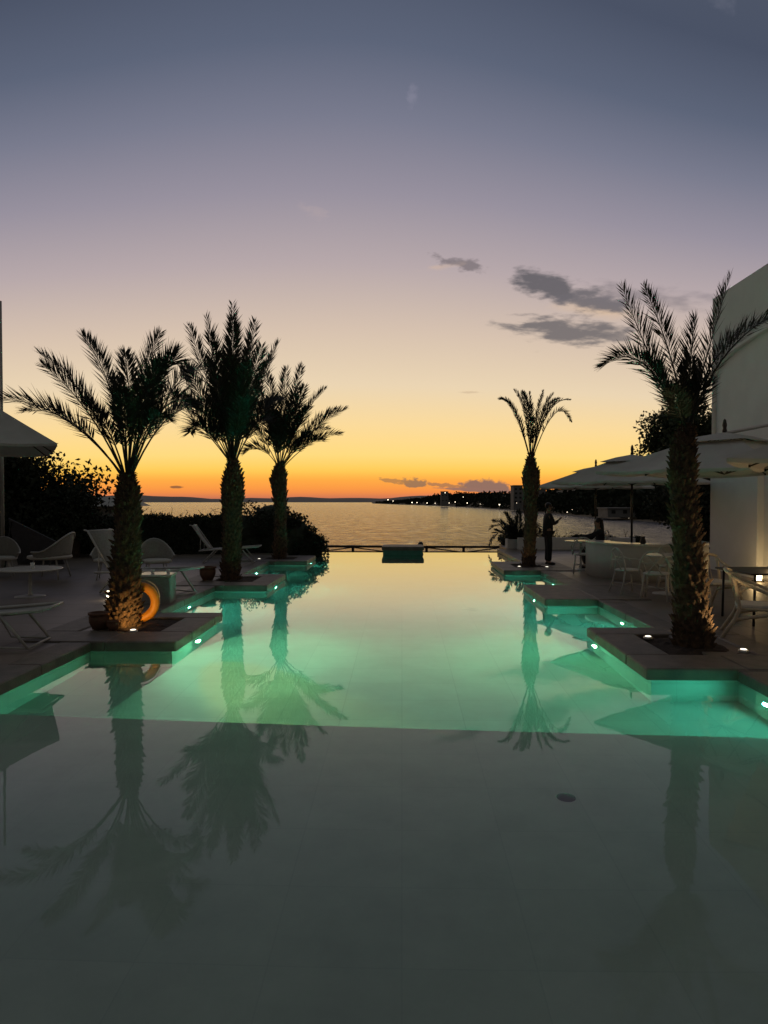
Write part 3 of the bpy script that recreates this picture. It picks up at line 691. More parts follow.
def hedge(label, x0, x1, y0, y1, z1, seed, dens=1.0):
    random.seed(seed)
    cx, cy = (x0+x1)/2, (y0+y1)/2
    b = MB(); b.box(x0-cx+.12, x1-cx-.12, y0-cy+.12, y1-cy-.12, -.9, z1-.1)
    n = int((x1-x0)*1500*dens)
    for i in range(n):
        X = random.uniform(x0, x1)-cx; t = random.random()
        top = z1 + .05*math.sin(X*2.1) + .04*math.sin(X*5.3)
        if t < .45: p = Vector((X, y0-cy+random.gauss(.06, .05), random.uniform(0, top)))
        else: p = Vector((X, random.uniform(y0, y1)-cy, top+random.gauss(-.05, .05)))
        s = random.uniform(.05, .11); b.leaf(p, rvec().normalized(), s*.35, s, rvec())
    r = thing('hedge', label, 'hedge', (cx, cy, 0))
    b.build('foliage', M['leafd'], r)
    b = MB()
    for i in range(int((x1-x0)*9)):
        X = random.uniform(x0, x1)-cx; Y = random.uniform(y0, y1)-cy; p = Vector((X, Y, z1-.1)); pts = [p]
        d = Vector((random.uniform(-.5, .5), random.uniform(-.3, .3), 1)).normalized()
        for k in range(random.randint(4, 8)):
            d = (d + Vector((random.uniform(-.5, .5), random.uniform(-.3, .3), random.uniform(-.35, .15)))).normalized(); p = p + d*random.uniform(.05, .10); pts.append(p)
            if random.random() < .7: b.leaf(p, rvec().normalized(), .016, .06, rvec())
        b.tube(pts, .0065, 4)
    b.build('twigs', M['bark'], r)
hedge('long clipped dark hedge with loose twigs behind the left deck', -13.5, -5.6, 22.2, 23.2, 1.22, 41)
hedge('low dark hedge at the far right behind the terrace tables', 3.9, 9.6, 27.3, 27.9, .28, 42, .8)
random.seed(43)
r = thing('bush', 'dark rounded bush beyond the far left palm', 'bush', (-4.3, 23.6, -.9))
b = MB()
for (cx, cz, R) in ((-.25, 1.85, 1.0), (.5, 1.5, .85), (1.15, 1.15, .62), (-1.1, 1.55, .9), (.1, 1.0, 1.2), (-.9, .9, 1.1), (.9, .7, .8)):
    leafmass(b, (cx, random.uniform(-.2, .3), cz-.05), (R, R*.9, R), 2600, .10, lump=14)
    b.ball((cx, .1, cz-.05), R*.72, 8)
b.build('foliage', M['leafd'], r)
MB().tube([(0, 0, -.6), (0, 0, .6), (.2, 0, 1.4)], [.12, .1, .05], 8).build('stem', M['bark'], r)

# ------------------------------------------------------------------ fence below the overflow edge
r = thing('wooden_fence', 'low dark wooden fence with slanted braces along the shore path', 'fence', (0, 30, -1.45))
xs = [-13.5+1.62*i for i in range(16)]
for x in xs: MB().tube([(x, 0, -.1), (x, 0, 1.22)], .06, 8).build('post', M['wood'], r)
MB().tube([(xs[0]-.2, 0, 1.19), (xs[5], -.02, 1.205), (xs[10], .02, 1.185), (xs[-1]+.2, 0, 1.2)], .05, 8).build('top_rail', M['wood'], r)
MB().tube([(xs[0]-.2, .01, .92), (xs[7], .01, .935), (xs[-1]+.2, .01, .925)], .055, 8).build('lower_rail', M['wood'], r)
for i in range(15):
    a, c = (1.16, .95) if i % 2 else (.95, 1.16)
    MB().tube([(xs[i], -.05, a), (xs[i+1], -.05, c)], .028, 6).build('brace', M['wood'], r)
r = thing('globe_lamp', 'small unlit dark globe lamp peeping over the stone block', 'lamp', (.72, 26.4, -1.45))
MB().tube([(0, 0, 0), (0, 0, 1.42)], .035, 10).build('post', M['dark'], r, True)
MB().ball((0, 0, 1.52), .11, 10).build('globe', M['dark'], r, True)

# ------------------------------------------------------------------ white building on the right
def building():
    X0, Ya, Yb, H = 8.0, 4.0, 17.9, 6.92
    r = thing('white_building', 'white rendered building with a blind arch, right edge of the picture', 'building', (X0, Yb, 0))
    # facade outline with the arched recess left open, facing -X
    yc, ra, zs, top = 12.2, 5.69, 4.6, 5.62
    arc = [(yc + ra*math.cos(a), zs + (top-zs)*max(0, math.sin(a))**.5) for a in [PI*i/32 for i in range(33)]]
    b = MB(); T = .28
    n = len(arc)
    outer = []
    for (yy, zz) in arc: outer.append((yy, H))
    for xo in (0, T):
        for (yy, zz) in arc: b.v.append((xo, yy-Yb, zz))
        for (yy, zz) in outer: b.v.append((xo, yy-Yb, zz))
    for i in range(n-1):
        b.f.append((i, i+1, n+i+1, n+i))                      # front spandrel
        b.f.append((i, 2*n+i, 2*n+i+1, i+1))                  # intrados
    b.box(0, T, yc+ra-Yb, 0, 0, zs); b.box(0, T, Ya-Yb, yc-ra-Yb, 0, zs)
    b.box(0, T, yc+ra-Yb, 0, zs, H); b.box(0, T, Ya-Yb, yc-ra-Yb, zs, H)
    b.box(0, 9, -.25, -.005, 0, H-.002, Matrix.Translation((T+.203, 0, 0)))  # far gable wall
    b.build('wall', M['plaster'], r)
    b = MB(); b.box(.10, T+.2, Ya-Yb, -.03, -.1, H-.1); b.build('recessed_wall', M['plaster'], r)
    b = MB(); b.box(.0, 9.1, Ya-Yb-.1, .0, H, H+.03); b.build('parapet', M['plaster'], r)
    b = MB(); b.bev(-.04, .30, -2.38, -.02, 0, 2.62, .02); b.build('pier', M['plaster'], r)
    # arched doorway leaves in the recess nearer the camera
    d = MB(); d.box(.06, .098, -7.4, -6.0, 0, 2.3); dr = d.build('door', M['wood'], r)
    MB().tube([(.03, -6.15, .95), (.03, -6.15, 1.15)], .012, 8).build('handle', M['steel'], dr)
building()
def wall_lamp(label, x, y, z, e, group='warm wall lanterns'):
    r = thing('wall_lantern', label, 'lantern', (x, y, z), group=group)
    MB().box(-.03, 0, -.05, .05, -.08, .08).build('bracket', M['dark'], r)
    MB().lathe([(.03, -.12), (.055, -.10), (.06, .08), (.03, .11)], (-.10, 0, 0), 14).build('shade', M['warm'], r, True)
    b = MB(); b.lathe([(.075, .105), (.05, .14), (.01, .17)], (-.10, 0, 0), 14); b.build('cap', M['dark'], r, True)
    light('POINT', 'lamp', (-.25, 0, 0), e, (1, .66, .30), r, .08)
wall_lamp('lit wall lantern just out past the nearest right parasol', 8.2, 9.6, 1.9, 38)
r = thing('floor_lantern', 'bright low lantern at the foot of the white building', 'lantern', (7.72, 15.0, 0))
MB().box(-.09, .09, -.09, .09, 0, .03).build('base', M['dark'], r)
MB().lathe([(.07, .03), (.08, .1), (.07, .2)], n=14).build('glass', M['warm'], r, True)
MB().lathe([(.09, .2), (.06, .25), (.012, .29)], n=14).build('lid', M['dark'], r, True)
light('POINT', 'lamp', (-.12, -.1, .34), 7, (1, .66, .28), r, .07)

# left pale mast at the picture edge, and the small house behind the hedge
r = thing('mast', 'slim pale mast at the very left edge', 'mast', (P(-3.6, HY, 17).x, 17, 0))
MB().tube([(0, 0, 0), (0, 0, 3.4), (0, 0, P(0, 299, 17).z)], [.05, .04, .028], 10).build('pole', M['plaster2'], r, True)
MB().box(-.12, .12, -.12, .12, 0, .02).build('base_plate', M['dark'], r)
r = thing('garden_pavilion', 'small pale pavilion with a low roof beyond the left hedge', 'pavilion', (P(103, HY, 27).x, 27, -.9))
b = MB(); b.box(-1.1, 1.1, -.8, .8, 0, 2.45); b.build('wall', M['plaster2'], r)
b = MB(); b.add([(-1.4, -1.1, 2.45), (1.4, -1.1, 2.45), (1.4, 1.1, 2.45), (-1.4, 1.1, 2.45), (-1.0, 0, 2.82), (1.0, 0, 2.82)], [(0,1,5,4), (1,2,5), (2,3,4,5), (3,0,4), (3,2,1,0)]); b.build('roof', M['plaster2'], r)
w_ = MB().box(-.5, .1, -.83, -.81, 1.2, 2.0).build('window', M['white'], r)
MB().box(-.45, .05, -.845, -.835, 1.25, 1.95).build('pane', M['dark'], w_)
MB().box(.45, .95, -.83, -.81, 0.9, 2.2).build('door', M['white'], r)

# ------------------------------------------------------------------ far coast buildings and lamps
def far_house(label, px0, px1, ptop, d, fl, cat='building'):
    x0, x1 = (px0-VX)/F*d, (px1-VX)/F*d; z1 = CH-(ptop-HY)/F*d; zb = SEA+1; w = x1-x0
    r = thing('coast_building', label, cat, ((x0+x1)/2, d, zb), group='buildings on the far shore')
    H = z1-zb
    MB().box(-w/2, w/2, 0, 14, 0, H).build('wall', M['coastw'], r)
    MB().box(-w/2-.4, w/2+.4, -.4, 14.4, H, H+.6).build('roof', M['coastw'], r)
    n = max(2, int(w/4))
    for f in range(fl):
        for k in range(n):
            x = -w/2 + w*(k+.5)/n; z = H*(.25+.7*(f+.3)/fl)
            MB().box(x-.8, x+.8, -.12, -.04, z, z+1.4).build('window', M['dark'], r)
far_house('tall pale block on the far shore left of the thin palm', 513, 522, 486, 520, 4)
far_house('lower wing of pale flats on the far shore behind the thin palm', 522.5, 545, 490, 530, 3)
far_house('long low house on the wooded skyline of the headland', 441, 448, 491.8, 900, 2)
far_house('low white beach house under the far right parasol', 606, 640, 509, 285, 1)
proto = thing('shore_lamp', 'small lit lamp on the far shore', 'street lamp', (0, 0, 0), group='lit lamps along the far shore')
MB().tube([(0, 0, -3), (0, 0, 5)], .12, 6).build('post', M['dark'], proto)
MB().ball((0, 0, 5.3), 1.0, 5).build('bulb', M['town'], proto)
lamps = [(388, 499.8, 1.3, 1500, 'at the outer tip of the headland'), (393, 501, .9, 1400, 'second from the tip of the headland'), (412, 502.5, 1.3, 1150, 'paired lamp by the headland shore, left one'), (417, 502.5, 1.0, 1120, 'paired lamp by the headland shore, right one'),
         (427, 503, 1.1, 1050, 'below the middle of the headland wood'), (435, 503.2, .8, 1000, 'small one left of the skyline house'), (445, 492.8, 1.0, 880, 'at the skyline house roof'), (449, 503, .9, 900, 'below the skyline house'),
         (455, 502, 1.0, 860, 'right of the skyline house, low'), (463, 497, .8, 840, 'up in the headland wood'), (467, 503, 1.1, 800, 'low before the dark wood'), (480, 504, .6, 700, 'dim one near the beach bend'),
         (499, 504.6, 1.5, 560, 'brightest of the shore, left of the tall block'), (516, 503, .6, 515, 'at the foot of the tall block'), (566, 512, .8, 360, 'behind the standing person'), (571, 509.5, .5, 350, 'small one right of the standing person'),
         (596, 489.5, .45, 380, 'under the far parasol edge'), (612, 491, .4, 380, 'hill lamp under the second parasol'), (627, 518, .4, 240, 'on the near beach right')]
for i, (px, py, rr_, d, lb) in enumerate(lamps):
    s = rr_*d/F*.34
    p = P(px, py, d*.985 if d > 300 else d)
    o = proto if i == 0 else dup(proto)
    o.location = (p.x, p.y, p.z-5.3*s); o.scale = (s, s, s); o['label'] = 'shore lamp ' + lb

r = thing('drain_cover', 'small dark round drain cover on the shallow pool floor, right of centre', 'drain', (1.12, 4.66, SH))
MB().lathe([(.065, 0), (.065, .004), (.055, .006), (.001, .006)], n=24).build('lid', M['dark'], r, True)
# ------------------------------------------------------------------ loungers (white frame, fabric sling), head away from the pool
def lounger(label, x, y, rz, back=42):
    r = thing('sun_lounger', label, 'sun lounger', (x, y, 0), rz, group='white sun loungers on the left deck')
    # local: foot end at +x, length along x
    W, zs = .31, .42; ba = math.radians(back); BL = .82
    hx, hz = -.35-BL*math.cos(ba), zs-.03+BL*math.sin(ba)
    b = MB()
    for s in (-W, W): b.tube([(-.62, s, zs-.06), (-.35, s, zs-.04), (.3, s, zs), (1.02, s, zs+.05)], .02, 8)
    b.tube([(1.02, -W, zs+.05), (1.02, W, zs+.05)], .018, 8); b.tube([(-.62, -W, zs-.06), (-.62, W, zs-.06)], .018, 8)
    b.build('seat_frame', M['white'], r, True)
    b = MB()
    for s in (-W+.04, W-.04): b.tube([(-.35, s, zs-.03), (hx, s, hz), (hx-.07, s, hz+.015)], .017, 8)
    b.tube([(hx, -W+.04, hz), (hx, W-.04, hz)], .017, 8)
    b.build('backrest_frame', M['white'], r, True)
    b = MB(); n = 10
    for i in range(n+1):
        t = i/n; xx = -.33+1.32*t; zz = zs-.02+.06*t-.03*math.sin(PI*t)
        b.v += [(xx, -W+.02, zz), (xx, W-.02, zz)]
    b.f = [(2*i, 2*i+2, 2*i+3, 2*i+1) for i in range(n)]
    o = b.build('seat', M['sling'], r, True); sm = o.modifiers.new('thick', 'SOLIDIFY'); sm.thickness = .012
    b = MB()
    for i in range(n+1):
        t = i/n; xx = -.35+(hx+.35)*t; zz = zs-.03+(hz-zs+.03)*t; sag = -.03*math.sin(PI*t)
        b.v += [(xx-sag*math.sin(ba)*-1, -W+.06, zz+sag*.7), (xx-sag*math.sin(ba)*-1, W-.06, zz+sag*.7)]
    b.f = [(2*i, 2*i+2, 2*i+3, 2*i+1) for i in range(n)]
    o = b.build('backrest', M['sling'], r, True); sm = o.modifiers.new('thick', 'SOLIDIFY'); sm.thickness = .012
    for (xa, xb) in ((.55, .86), (-.15, -.52)):
        for s in (-W, W):
            b = MB(); b.tube([(xa, s, zs), (xb, s, .03)], .017, 8); b.build('leg', M['white'], r, True)
        b = MB(); b.tube([(xb, -W, .03), (xb, W, .03)], .016, 8)
        b.build('foot_bar', M['white'], r, True)
    for s in (-W, W): MB().tube([(.86, s, .03), (.40, s, .05), (.2, s, zs-.02)], .013, 8).build('brace', M['white'], r, True)
    for s in (-W+.05, W-.05):
        b = MB(); b.tube([(-.6, s, zs-.06), ((hx-.35)/2, s, (hz+zs)/2-.02)], .011, 6); b.build('prop', M['white'], r, True)
    return r
lounger('white lounger closest to the camera at the left picture edge', -5.25, 8.05, .10, 48)
lounger('white lounger right behind the ring buoy with its foot towards the pool', -4.98, 12.8, -.38, 56).scale = (1.2, 1.15, 1.1)
lounger('farthest white lounger beside the middle palm trunk', -5.05, 19.2, .08, 55)
# slanted windbreak panel
r = thing('slanted_panel', 'dark grey slanted windbreak panel behind the far left armchair', 'panel', (P(26, HY, 17).x, 17, 0), .1)
MB().slab((-.55, 0, 1.32), (.62, 0, .72), (.62, .5, .10), (-.55, .5, .10), .03).build('panel', M['slate'], r)
for x_, z_ in ((-.5, 1.25), (.55, .72)): MB().tube([(x_, .03, z_), (x_, -.35, .0)], .02, 8).build('leg', M['dark'], r)

# ------------------------------------------------------------------ shell chairs, tables, lounge items on the left
def tub_chair(label, x, y, rz, group='round-backed pale armchairs on the left deck'):
    r = thing('armchair', label, 'chair', (x, y, 0), rz, group)
    b = MB(); n = 20
    # shell: swept back wall round the seat, open towards -y
    for j in range(6):
        for i in range(n+1):
            a = PI*(-.12 + 1.24*i/n); s_ = math.sin(max(0, min(PI, a)))
            h = .42 + (.12+.36*s_**1.5)*j/5; R = .33 + .05*j/5
            b.v.append((R*math.cos(a), R*math.sin(a)*.95, h))
    m_ = n+1
    b.f = [(j*m_+i, j*m_+i+1, (j+1)*m_+i+1, (j+1)*m_+i) for j in range(5) for i in range(n)]
    o = b.build('backrest', M['sling'], r, True); sm = o.modifiers.new('thick', 'SOLIDIFY'); sm.thickness = .018
    pts = []
    for i in range(n+1):
        a = PI*(-.12 + 1.24*i/n); s_ = math.sin(max(0, min(PI, a))); pts.append((.385*math.cos(a), .385*math.sin(a)*.95, .54+.36*s_**1.5))
    MB().tube(pts, .016, 8).build('rim', M['white'], r, True)
    MB().lathe([(.30, .38), (.34, .41), (.33, .45), (.22, .47), (.01, .47)], n=24).build('seat', M['cushion'], r, True)
    for a in (.25, .75, 1.25, 1.75):
        c, s_ = math.cos(PI*a), math.sin(PI*a)
        MB().tube([(.24*c, .24*s_, .4), (.33*c, .33*s_, 0)], .014, 8).build('leg', M['white'], r, True)
    return r
tub_chair('round-backed armchair beside the table, far left', -8.0, 15.3, -1.5); bpy.context.view_layer.update(); [setattr(o, 'scale', (1.4, 1.4, 1.15)) for o in bpy.data.objects if o.name == 'armchair']
tub_chair('round-backed armchair glimpsed just left of the near palm trunk', -6.6, 15.2, .3)
tub_chair('round-backed armchair right of the near trunk, above the white box', -5.45, 15.0, .5)
tub_chair('half-hidden round-backed armchair at the far left wall', -9.3, 15.6, .4)
def round_table(label, x, y, R, h, group, topm='tabletop'):
    r = thing('round_table', label, 'table', (x, y, 0), 0, group)
    MB().lathe([(R-.02, h-.03), (R, h-.02), (R, h-.005), (R-.01, h), (.01, h)], n=36).build('tabletop', M[topm], r)
    MB().lathe([(.05, 0.02), (.03, .06), (.025, h-.06), (.06, h-.03)], n=14).build('column', M['white'], r, True)
    MB().lathe([(.26, 0), (.26, .012), (.2, .022), (.05, .03)], n=24).build('foot', M['white'], r, True)
    return r
round_table('low round pale table by the armchair at the left edge', -6.8, 12.3, .55, .52, 'round pale tables')
def cup(label, x, y, z, h=.11, group='small glasses on tables'):
    b = MB(); b.lathe([(.022, 0), (.028, .004), (.036, h), (.032, h), (.024, .01), (.001, .01)], n=14)
    o = b.build('glass', M['glassware'], None, True, (x, y, z)); return tag(o, label, 'glass', group)
cup('clear tumbler on the low left round table', -6.7, 12.2, .52)
# white towel box with a tray
r = thing('towel_box', 'pale square box table between the ring buoy and the lounger', 'box', (-4.23, 11.7, 0), .12)
MB().bev(-.26, .26, -.24, .24, 0, .46, .015).build('body', M['sling'], r)
MB().bev(-.28, .28, -.26, .26, .462, .50, .01).build('top', M['tabletop'], r)
cup('short bright glass on the pale box table, left one', -4.30, 11.66, .50, .07)
cup('short bright glass on the pale box table, right one', -4.05, 11.72, .50, .07)
# orange ring buoy standing against the trunk
r = thing('ring_buoy', 'orange ring buoy leaning on the near left palm trunk', 'ring buoy', (-3.74, 9.60, .01), .15)
b = MB(); R_, n1, n2 = .225, 40, 14
for i in range(n1):
    a = 2*PI*i/n1
    for k in range(n2):
        t = 2*PI*k/n2; rad_ = R_ + .065*math.cos(t)
        b.v.append((rad_*math.cos(a), .055*math.sin(t), .30+rad_*math.sin(a)))
b.f = [(i*n2+k, ((i+1) % n1)*n2+k, ((i+1) % n1)*n2+(k+1) % n2, i*n2+(k+1) % n2) for i in range(n1) for k in range(n2)]
b.build('ring', M['orange'], r, True)
pts = []
for i in range(33):
    a = 2*PI*i/32; q = .286+.012*abs(math.sin(2*a)); pts.append((q*math.cos(a), 0, .335+q*math.sin(a)))
MB().tube(pts, .006, 6).build('rope', M['cushion'], r, True)
for a in (45, 135, 225, 315):
    a = math.radians(a); b = MB()
    for i in range(5):
        aa = a-.10+.05*i
        for k in range(n2):
            t = 2*PI*k/n2; rad_ = R_ + .069*math.cos(t); b.v.append((rad_*math.cos(aa), .059*math.sin(t), .30+rad_*math.sin(aa)))
    b.f = [(i*n2+k, (i+1)*n2+k, (i+1)*n2+(k+1) % n2, i*n2+(k+1) % n2) for i in range(4) for k in range(n2)]
    b.build('band', M['orange'], r, True)
def pot(label, x, y, s, z=.02):
    r = thing('clay_pot', label, 'pot', (x, y, z), group='squat clay pots beside the palms')
    MB().lathe([(.09*s, 0), (.135*s, .1*s), (.14*s, .17*s), (.125*s, .20*s), (.15*s, .205*s), (.15*s, .235*s), (.12*s, .235*s), (.11*s, .18*s), (.01, .17*s)], n=22).build('body', M['terra'], r, True)
    return r
pot('squat clay pot at the left foot of the near left palm', -4.1, 9.12, .95)
pot('dark pot left of the middle palm trunk', -4.26, 14.85, 1.25)
pot('small clay pot in front of the near left palm', -3.87, 9.03, .55)
r = thing('deck_lantern', 'small bright lantern on the deck left of the near palm', 'lantern', (-5.15, 11.9, .0))
MB().box(-.06, .06, -.06, .06, .0, .02).build('base', M['white'], r)
MB().bev(-.045, .045, -.045, .045, .022, .17, .008).build('glass', M['lamp'], r)
MB().box(-.055, .055, -.055, .055, .172, .19).build('lid', M['white'], r)

# ------------------------------------------------------------------ right terrace furniture
r = thing('curved_bar', 'white curved bar counter with a reflective top on the right terrace', 'bar counter', (5.72, 16.2, 0))
b = MB(); n = 28
for j, (R1, z) in enumerate([(1.26, 0), (1.26, .04), (1.30, .06), (1.30, .76)]):
    for i in range(n+1):
        a = PI*(.92 + 1.12*i/n); b.v.append((R1*math.cos(a), R1*math.sin(a), z))
m_ = n+1
b.f = [(j*m_+i, j*m_+i+1, (j+1)*m_+i+1, (j+1)*m_+i) for j in range(3) for i in range(n)]
o = b.build('front_panel', M['plaster2'], r, True); sm = o.modifiers.new('thick', 'SOLIDIFY'); sm.thickness = .05; sm.offset = 1
b = MB()
for z in (.765, .81):
    for R1 in (1.36, .80):
        for i in range(n+1):
            a = PI*(.90 + 1.16*i/n); b.v.append((R1*math.cos(a), R1*math.sin(a), z))
for i in range(n):
    b.f += [(i, i+1, m_+i+1, m_+i), (2*m_+i, 3*m_+i, 3*m_+i+1, 2*m_+i+1), (i, 2*m_+i, 2*m_+i+1, i+1), (m_+i, m_+i+1, 3*m_+i+1, 3*m_+i)]
b.f += [(0, m_, 3*m_, 2*m_), (n, 2*m_+n, 3*m_+n, m_+n)]
b.build('counter_top', M['tabletop'], r)
o = MB().lathe([(.05, 0), (.07, .05), (.04, .11), (.055, .16), (.04, .16), (.001, .12)], n=16).build('vase', M['dark'], None, True, (5.3, 15.16, .81))
tag(o, 'small dark vase standing on the curved bar top', 'vase')

def bistro_chair(label, x, y, rz, group, m1='white', s=1.0):
    """bentwood style armchair: four legs, round seat, looped open back with crossed splats, arm loops"""
    r = thing('open_back_chair', label, 'chair', (x, y, 0), rz, group); r.scale = (s, s, s)
    T = M[m1]
    MB().lathe([(.20, .43), (.235, .44), (.24, .46), (.2, .475), (.01, .475)], n=24).build('seat', M['cushion'], r, True)
    for sx in (-1, 1):
        MB().tube([(sx*.19, -.16, .45), (sx*.20, -.18, .25), (sx*.24, -.22, 0)], .015, 8).build('leg', T, r, True)
        MB().tube([(sx*.18, .15, .45), (sx*.20, .19, .25), (sx*.23, .27, 0)], .015, 8).build('leg', T, r, True)
        MB().tube([(sx*.22, -.20, .44), (sx*.27, -.22, .58), (sx*.285, -.10, .665), (sx*.285, .08, .68), (sx*.24, .21, .70)], .014, 8).build('armrest', T, r, True)
    pts = [(.26*math.cos(PI*i/16), .19+.05*math.sin(PI*i/16), .45+.42*math.sin(PI*i/16)**.75) for i in range(17)]
    MB().tube(pts, .015, 8).build('back_frame', T, r, True)
    b = MB(); b.tube([(-.12, .19, .46), (.02, .235, .66), (.15, .23, .80)], .011, 6); b.tube([(.12, .19, .46), (-.02, .235, .665), (-.15, .23, .80)], .011, 6)
    b.tube([(-.2, .22, .64), (0, .235, .655), (.2, .22, .64)], .010, 6); b.build('splat', T, r, True)
    b = MB(); b.tube([(-.19, -.17, .2), (.19, .17, .2)], .009, 6); b.tube([(.19, -.17, .2), (-.19, .17, .2)], .009, 6); b.build('stretcher', T, r, True)
    return r
G1 = 'white open-backed chairs on the right terrace'
round_table('round white table between the bar and the thick palm', 5.0, 13.0, .42, .74, 'round pale tables')
bistro_chair('white open-backed chair facing right, just left of the thick trunk', 4.55, 12.3, 2.6, G1)
bistro_chair('white open-backed chair at the left side of the round white table', 4.25, 12.95, 1.75, G1)
bistro_chair('white open-backed chair behind the round white table, partly hidden', 5.35, 13.75, -.3, G1)
round_table('round white table the seated woman leans on', 4.55, 17.5, .40, .74, 'round pale tables')
bistro_chair('white chair in front of the seated woman', 4.42, 16.75, 2.9, G1)
bistro_chair('white chair the woman sits on beside the far table', 5.15, 17.75, -1.45, G1)
bistro_chair('white chair standing empty at the far low wall', 5.9, 20.6, -2.2, G1)
# near right group
r = thing('dining_table', 'thin-topped table behind the near rattan armchair', 'table', (5.75, 10.1, 0), .05)
MB().bev(-.95, .95, -.5, .5, .72, .745, .008).build('tabletop', M['dark'], r)
for sx in (-.85, .85):
    for sy in (-.42, .42): MB().tube([(sx, sy, .72), (sx*1.02, sy, 0)], .018, 8).build('leg', M['dark'], r, True)

def rattan_chair(label, x, y, rz):
    r = thing('rattan_armchair', label, 'chair', (x, y, 0), rz, group='rattan armchairs round the near right table')
    T = M['rattan']
    # local: faces +x, sides at +-y
    MB().bev(-.25, .27, -.25, .25, .40, .44, .02).build('cushion', M['cushion'], r)
    for s in (-1, 1):
        b = MB()   # side: A-shaped leg and looped arm
        b.tube([(-.42, s*.30, 0), (-.26, s*.29, .26), (-.21, s*.285, .40), (-.25, s*.29, .66), (-.30, s*.29, .82)], .023, 10)
        b.build('leg', T, r, True)
        b = MB(); b.tube([(.30, s*.30, 0), (.27, s*.29, .2), (.20, s*.285, .40)], .023, 10); b.build('leg', T, r, True)
        b = MB(); b.tube([(-.30, s*.29, .80), (-.16, s*.30, .71), (.02, s*.305, .64), (.18, s*.305, .57), (.245, s*.30, .48), (.21, s*.295, .38), (.08, s*.29, .33), (-.12, s*.285, .29), (-.26, s*.29, .25)], .023, 10)
        b.build('armrest', T, r, True)
        b = MB(); b.tube([(-.24, s*.29, .58), (-.10, s*.30, .68)], .012, 8); b.build('arm_strut', T, r, True)
    b = MB(); b.tube([(-.30, -.29, .82), (-.36, -.15, .855), (-.375, 0, .865), (-.36, .15, .855), (-.30, .29, .82)], .023, 10); b.build('back_rail', T, r, True)
    b = MB()
    for k in range(3):
        yy = -.16+.16*k; b.tube([(-.235, yy, .44), (-.29, yy, .62), (-.345+abs(yy)*.12, yy, .84)], .007, 6)
    b.build('back_canes', T, r, True)
    b = MB()
    for s in (-.27, .27): b.tube([(-.25, s, .395), (.22, s, .395)], .016, 8)
    b.tube([(-.23, -.27, .395), (-.23, .27, .395)], .016, 8); b.tube([(.22, -.27, .395), (.22, .27, .395)], .016, 8)
    b.build('seat_frame', T, r, True)
    return r
rattan_chair('rattan armchair with looped arm, lit warm at the right edge', 4.55, 8.85, -.42)
rattan_chair('second rattan armchair behind the near one at the right edge', 5.15, 11.4, -1.3)
rattan_chair('rattan armchair past the table beside the building', 6.7, 11.6, -2.0)
o = MB().lathe([(.04, 0), (.05, .02), (.05, .1), (.035, .12), (.001, .12)], n=16).build('candle_jar', M['warm'], None, True, (5.45, 10.15, .745))
tag(o, 'lit candle jar on the near right table', 'candle')
light('POINT', 'chair_fill', (0, 0, .17), 2.2, (1, .62, .26), o, .03)  # added point light above the jar, warms the rattan armchair
# low white walls at the terrace end, pot under low palm
r = thing('low_wall', 'low white terrace wall behind the standing person', 'wall', (6.3, 24.9, 0))
MB().bev(-2.1, 2.1, -.12, .12, 0, .42, .01).build('body', M['plaster'], r)
r = thing('palm_box', 'pale square planter under the low bushy palm', 'planter', (4.38, 25.5, 0))
MB().bev(-.5, .5, -.3, .3, 0, .34, .015).build('body', M['plaster'], r)
MB().box(-.44, .44, -.24, .24, .342, .35).build('soil', M['soil'], r)

# ------------------------------------------------------------------ people
def skinmesh(name, nodes, edges, mat_, parent, sub=2, root=0):
    me = bpy.data.meshes.new(name); me.from_pydata([n[:3] for n in nodes], edges, []); me.materials.append(mat_)
    o = bpy.data.objects.new(name, me); COL.objects.link(o); o.parent = parent
    sm = o.modifiers.new('skin', 'SKIN'); sm.use_smooth_shade = True
    sv = me.skin_vertices[0].data
    for i, n in enumerate(nodes):
        r_ = n[3]; sv[i].radius = r_ if isinstance(r_, tuple) else (r_, r_)
        sv[i].use_root = (i == root)
    s2 = o.modifiers.new('sub', 'SUBSURF'); s2.levels = sub; s2.render_levels = sub
    return o
def hand(nodes, edges, wrist, d, up, s):
    """palm and five separate fingers, rooted at node index wrist"""
    w = Vector(nodes[wrist][:3]); d = Vector(d).normalized(); sd_ = d.cross(Vector(up)).normalized(); dn = -Vector(up)
    pi_ = len(nodes); nodes.append((*(w+d*.05), (.034, .018))); edges.append((wrist, pi_))
    kn = len(nodes); nodes.append((*(w+d*.085), (.036, .014))); edges.append((pi_, kn))
    for k, (off, L_) in enumerate(((-.030, .060), (-.010, .075), (.010, .070), (.030, .055))):
        a = len(nodes); p = w+d*.10+sd_*off; nodes.append((*p, .0085)); edges.append((kn, a))
        nodes.append((*(p+d*L_*.5+dn*.008), .0078)); edges.append((a, a+1))
        nodes.append((*(p+d*L_*.85+dn*.03), .0065)); edges.append((a+1, a+2))
    a = len(nodes); nodes.append((*(w+d*.045+sd_*s*.045+dn*.01), .011)); edges.append((pi_, a))
    nodes.append((*(w+d*.085+sd_*s*.062+dn*.02), .0085)); edges.append((a, a+1))
